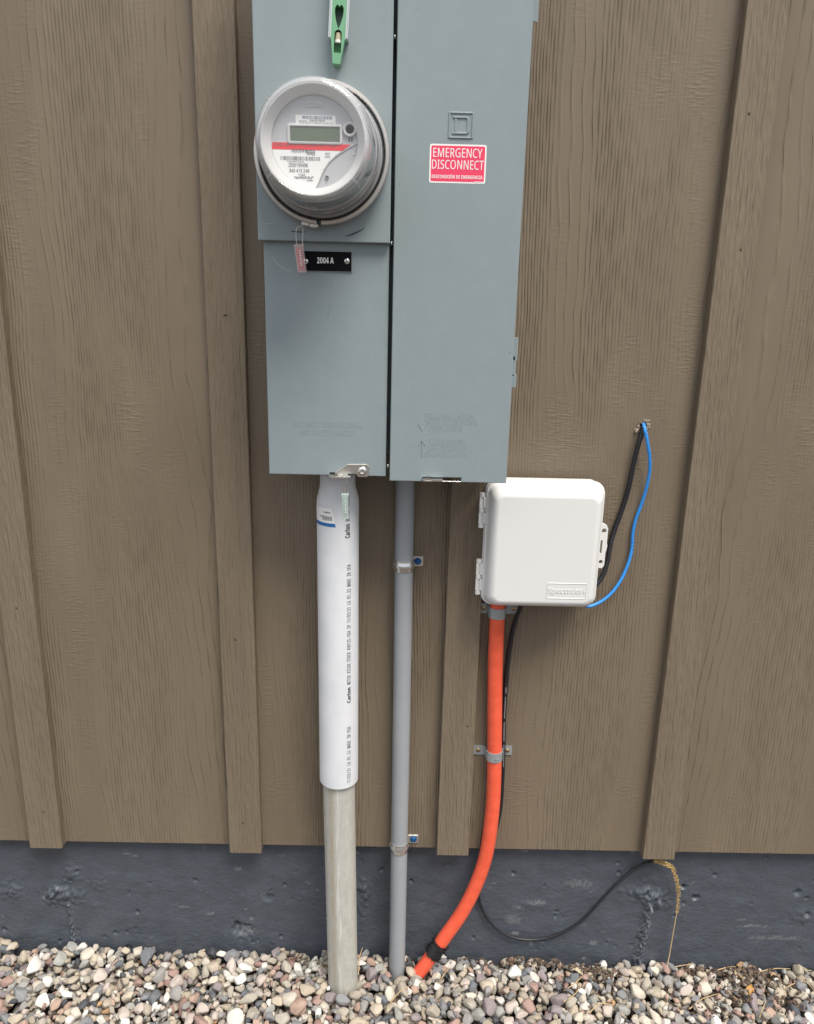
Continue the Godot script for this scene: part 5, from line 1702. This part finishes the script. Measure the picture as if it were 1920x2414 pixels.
	var gr := thing("dry_grass", "dry golden grass stalk with bent seed head standing against the foundation", "grass", st[0])
	var sc := curve(st, 6)
	var rad: Array = []
	for i in sc.size(): rad.append(lerpf(0.0013, 0.0006, float(i) / sc.size()))
	put(gr, "stem", B.new().tube(sc, rad, 8), M.straw)
	var sd := B.new()
	for i in range(30, sc.size() - 1):
		var dens := 3 if i < 41 else 7
		var d: Vector3 = (sc[i + 1] - sc[i]).normalized()
		for k in dens:
			var side := Vector3(rng.randf_range(-1, 1), rng.randf_range(-1, 1), rng.randf_range(-0.2, 1.0)).normalized()
			side = (side - d * side.dot(d)).normalized()
			var ax := (d * 1.0 + side * rng.randf_range(0.25, 0.9)).normalized()
			var wv := ax.cross(side).normalized()
			var L := rng.randf_range(0.0022, 0.0042)
			sd.blob((sc[i] as Vector3).lerp(sc[i + 1], rng.randf()) + side * rng.randf_range(0.001, 0.0032) + ax * L * 0.5, Vector3(0.0006, L, 0.0009), 5, 4, Basis(wv, ax, wv.cross(ax)))
	put(gr, "seed_head", sd, M.seed)

# ---------------------------------------------------------------- scene
func _ready() -> void:
	var cam := Camera3D.new()
	cam.name = "camera"
	cam.transform = Transform3D(cam_basis, CAM)
	cam.fov = rad_to_deg(2.0 * atan(1207.0 / FOC))
	cam.near = 0.02
	cam.far = 300.0
	add_child(cam)
	cam.current = true
	var we := WorldEnvironment.new()
	we.name = "environment"
	var env := Environment.new()
	env.background_mode = Environment.BG_SKY
	var sky := Sky.new()
	var sm := ProceduralSkyMaterial.new()
	sm.sky_top_color = Color(0.97, 0.985, 1.0)
	sm.sky_horizon_color = Color(0.56, 0.59, 0.63)
	sm.ground_bottom_color = Color(0.30, 0.29, 0.27)
	sm.ground_horizon_color = Color(0.36, 0.36, 0.35)
	sm.sky_curve = 0.5
	sm.sun_angle_max = 1.0
	sky.sky_material = sm
	env.sky = sky
	env.background_energy_multiplier = 0.60
	env.tonemap_mode = Environment.TONE_MAPPER_LINEAR
	env.tonemap_exposure = 2.95
	env.sdfgi_enabled = true
	env.ssao_enabled = true
	env.ssil_enabled = true
	we.environment = env
	add_child(we)
	var sun := DirectionalLight3D.new()
	sun.name = "sun"
	sun.light_energy = 0.5
	sun.light_angular_distance = 27.0
	sun.light_color = Color(1.0, 0.975, 0.94)
	sun.shadow_enabled = true
	add_child(sun)
	sun.look_at_from_position(Vector3(0.95, 3.2, 1.45), Vector3.ZERO)
	materials()
	print("materials ", Time.get_ticks_msec())
	build_house()
	print("house ", Time.get_ticks_msec())
	build_enclosure()
	build_meter()
	build_seals()
	build_level()
	build_pipes()
	build_utility_box()
	build_cables()
	print("things ", Time.get_ticks_msec())
	build_gravel()
	print("gravel ", Time.get_ticks_msec())
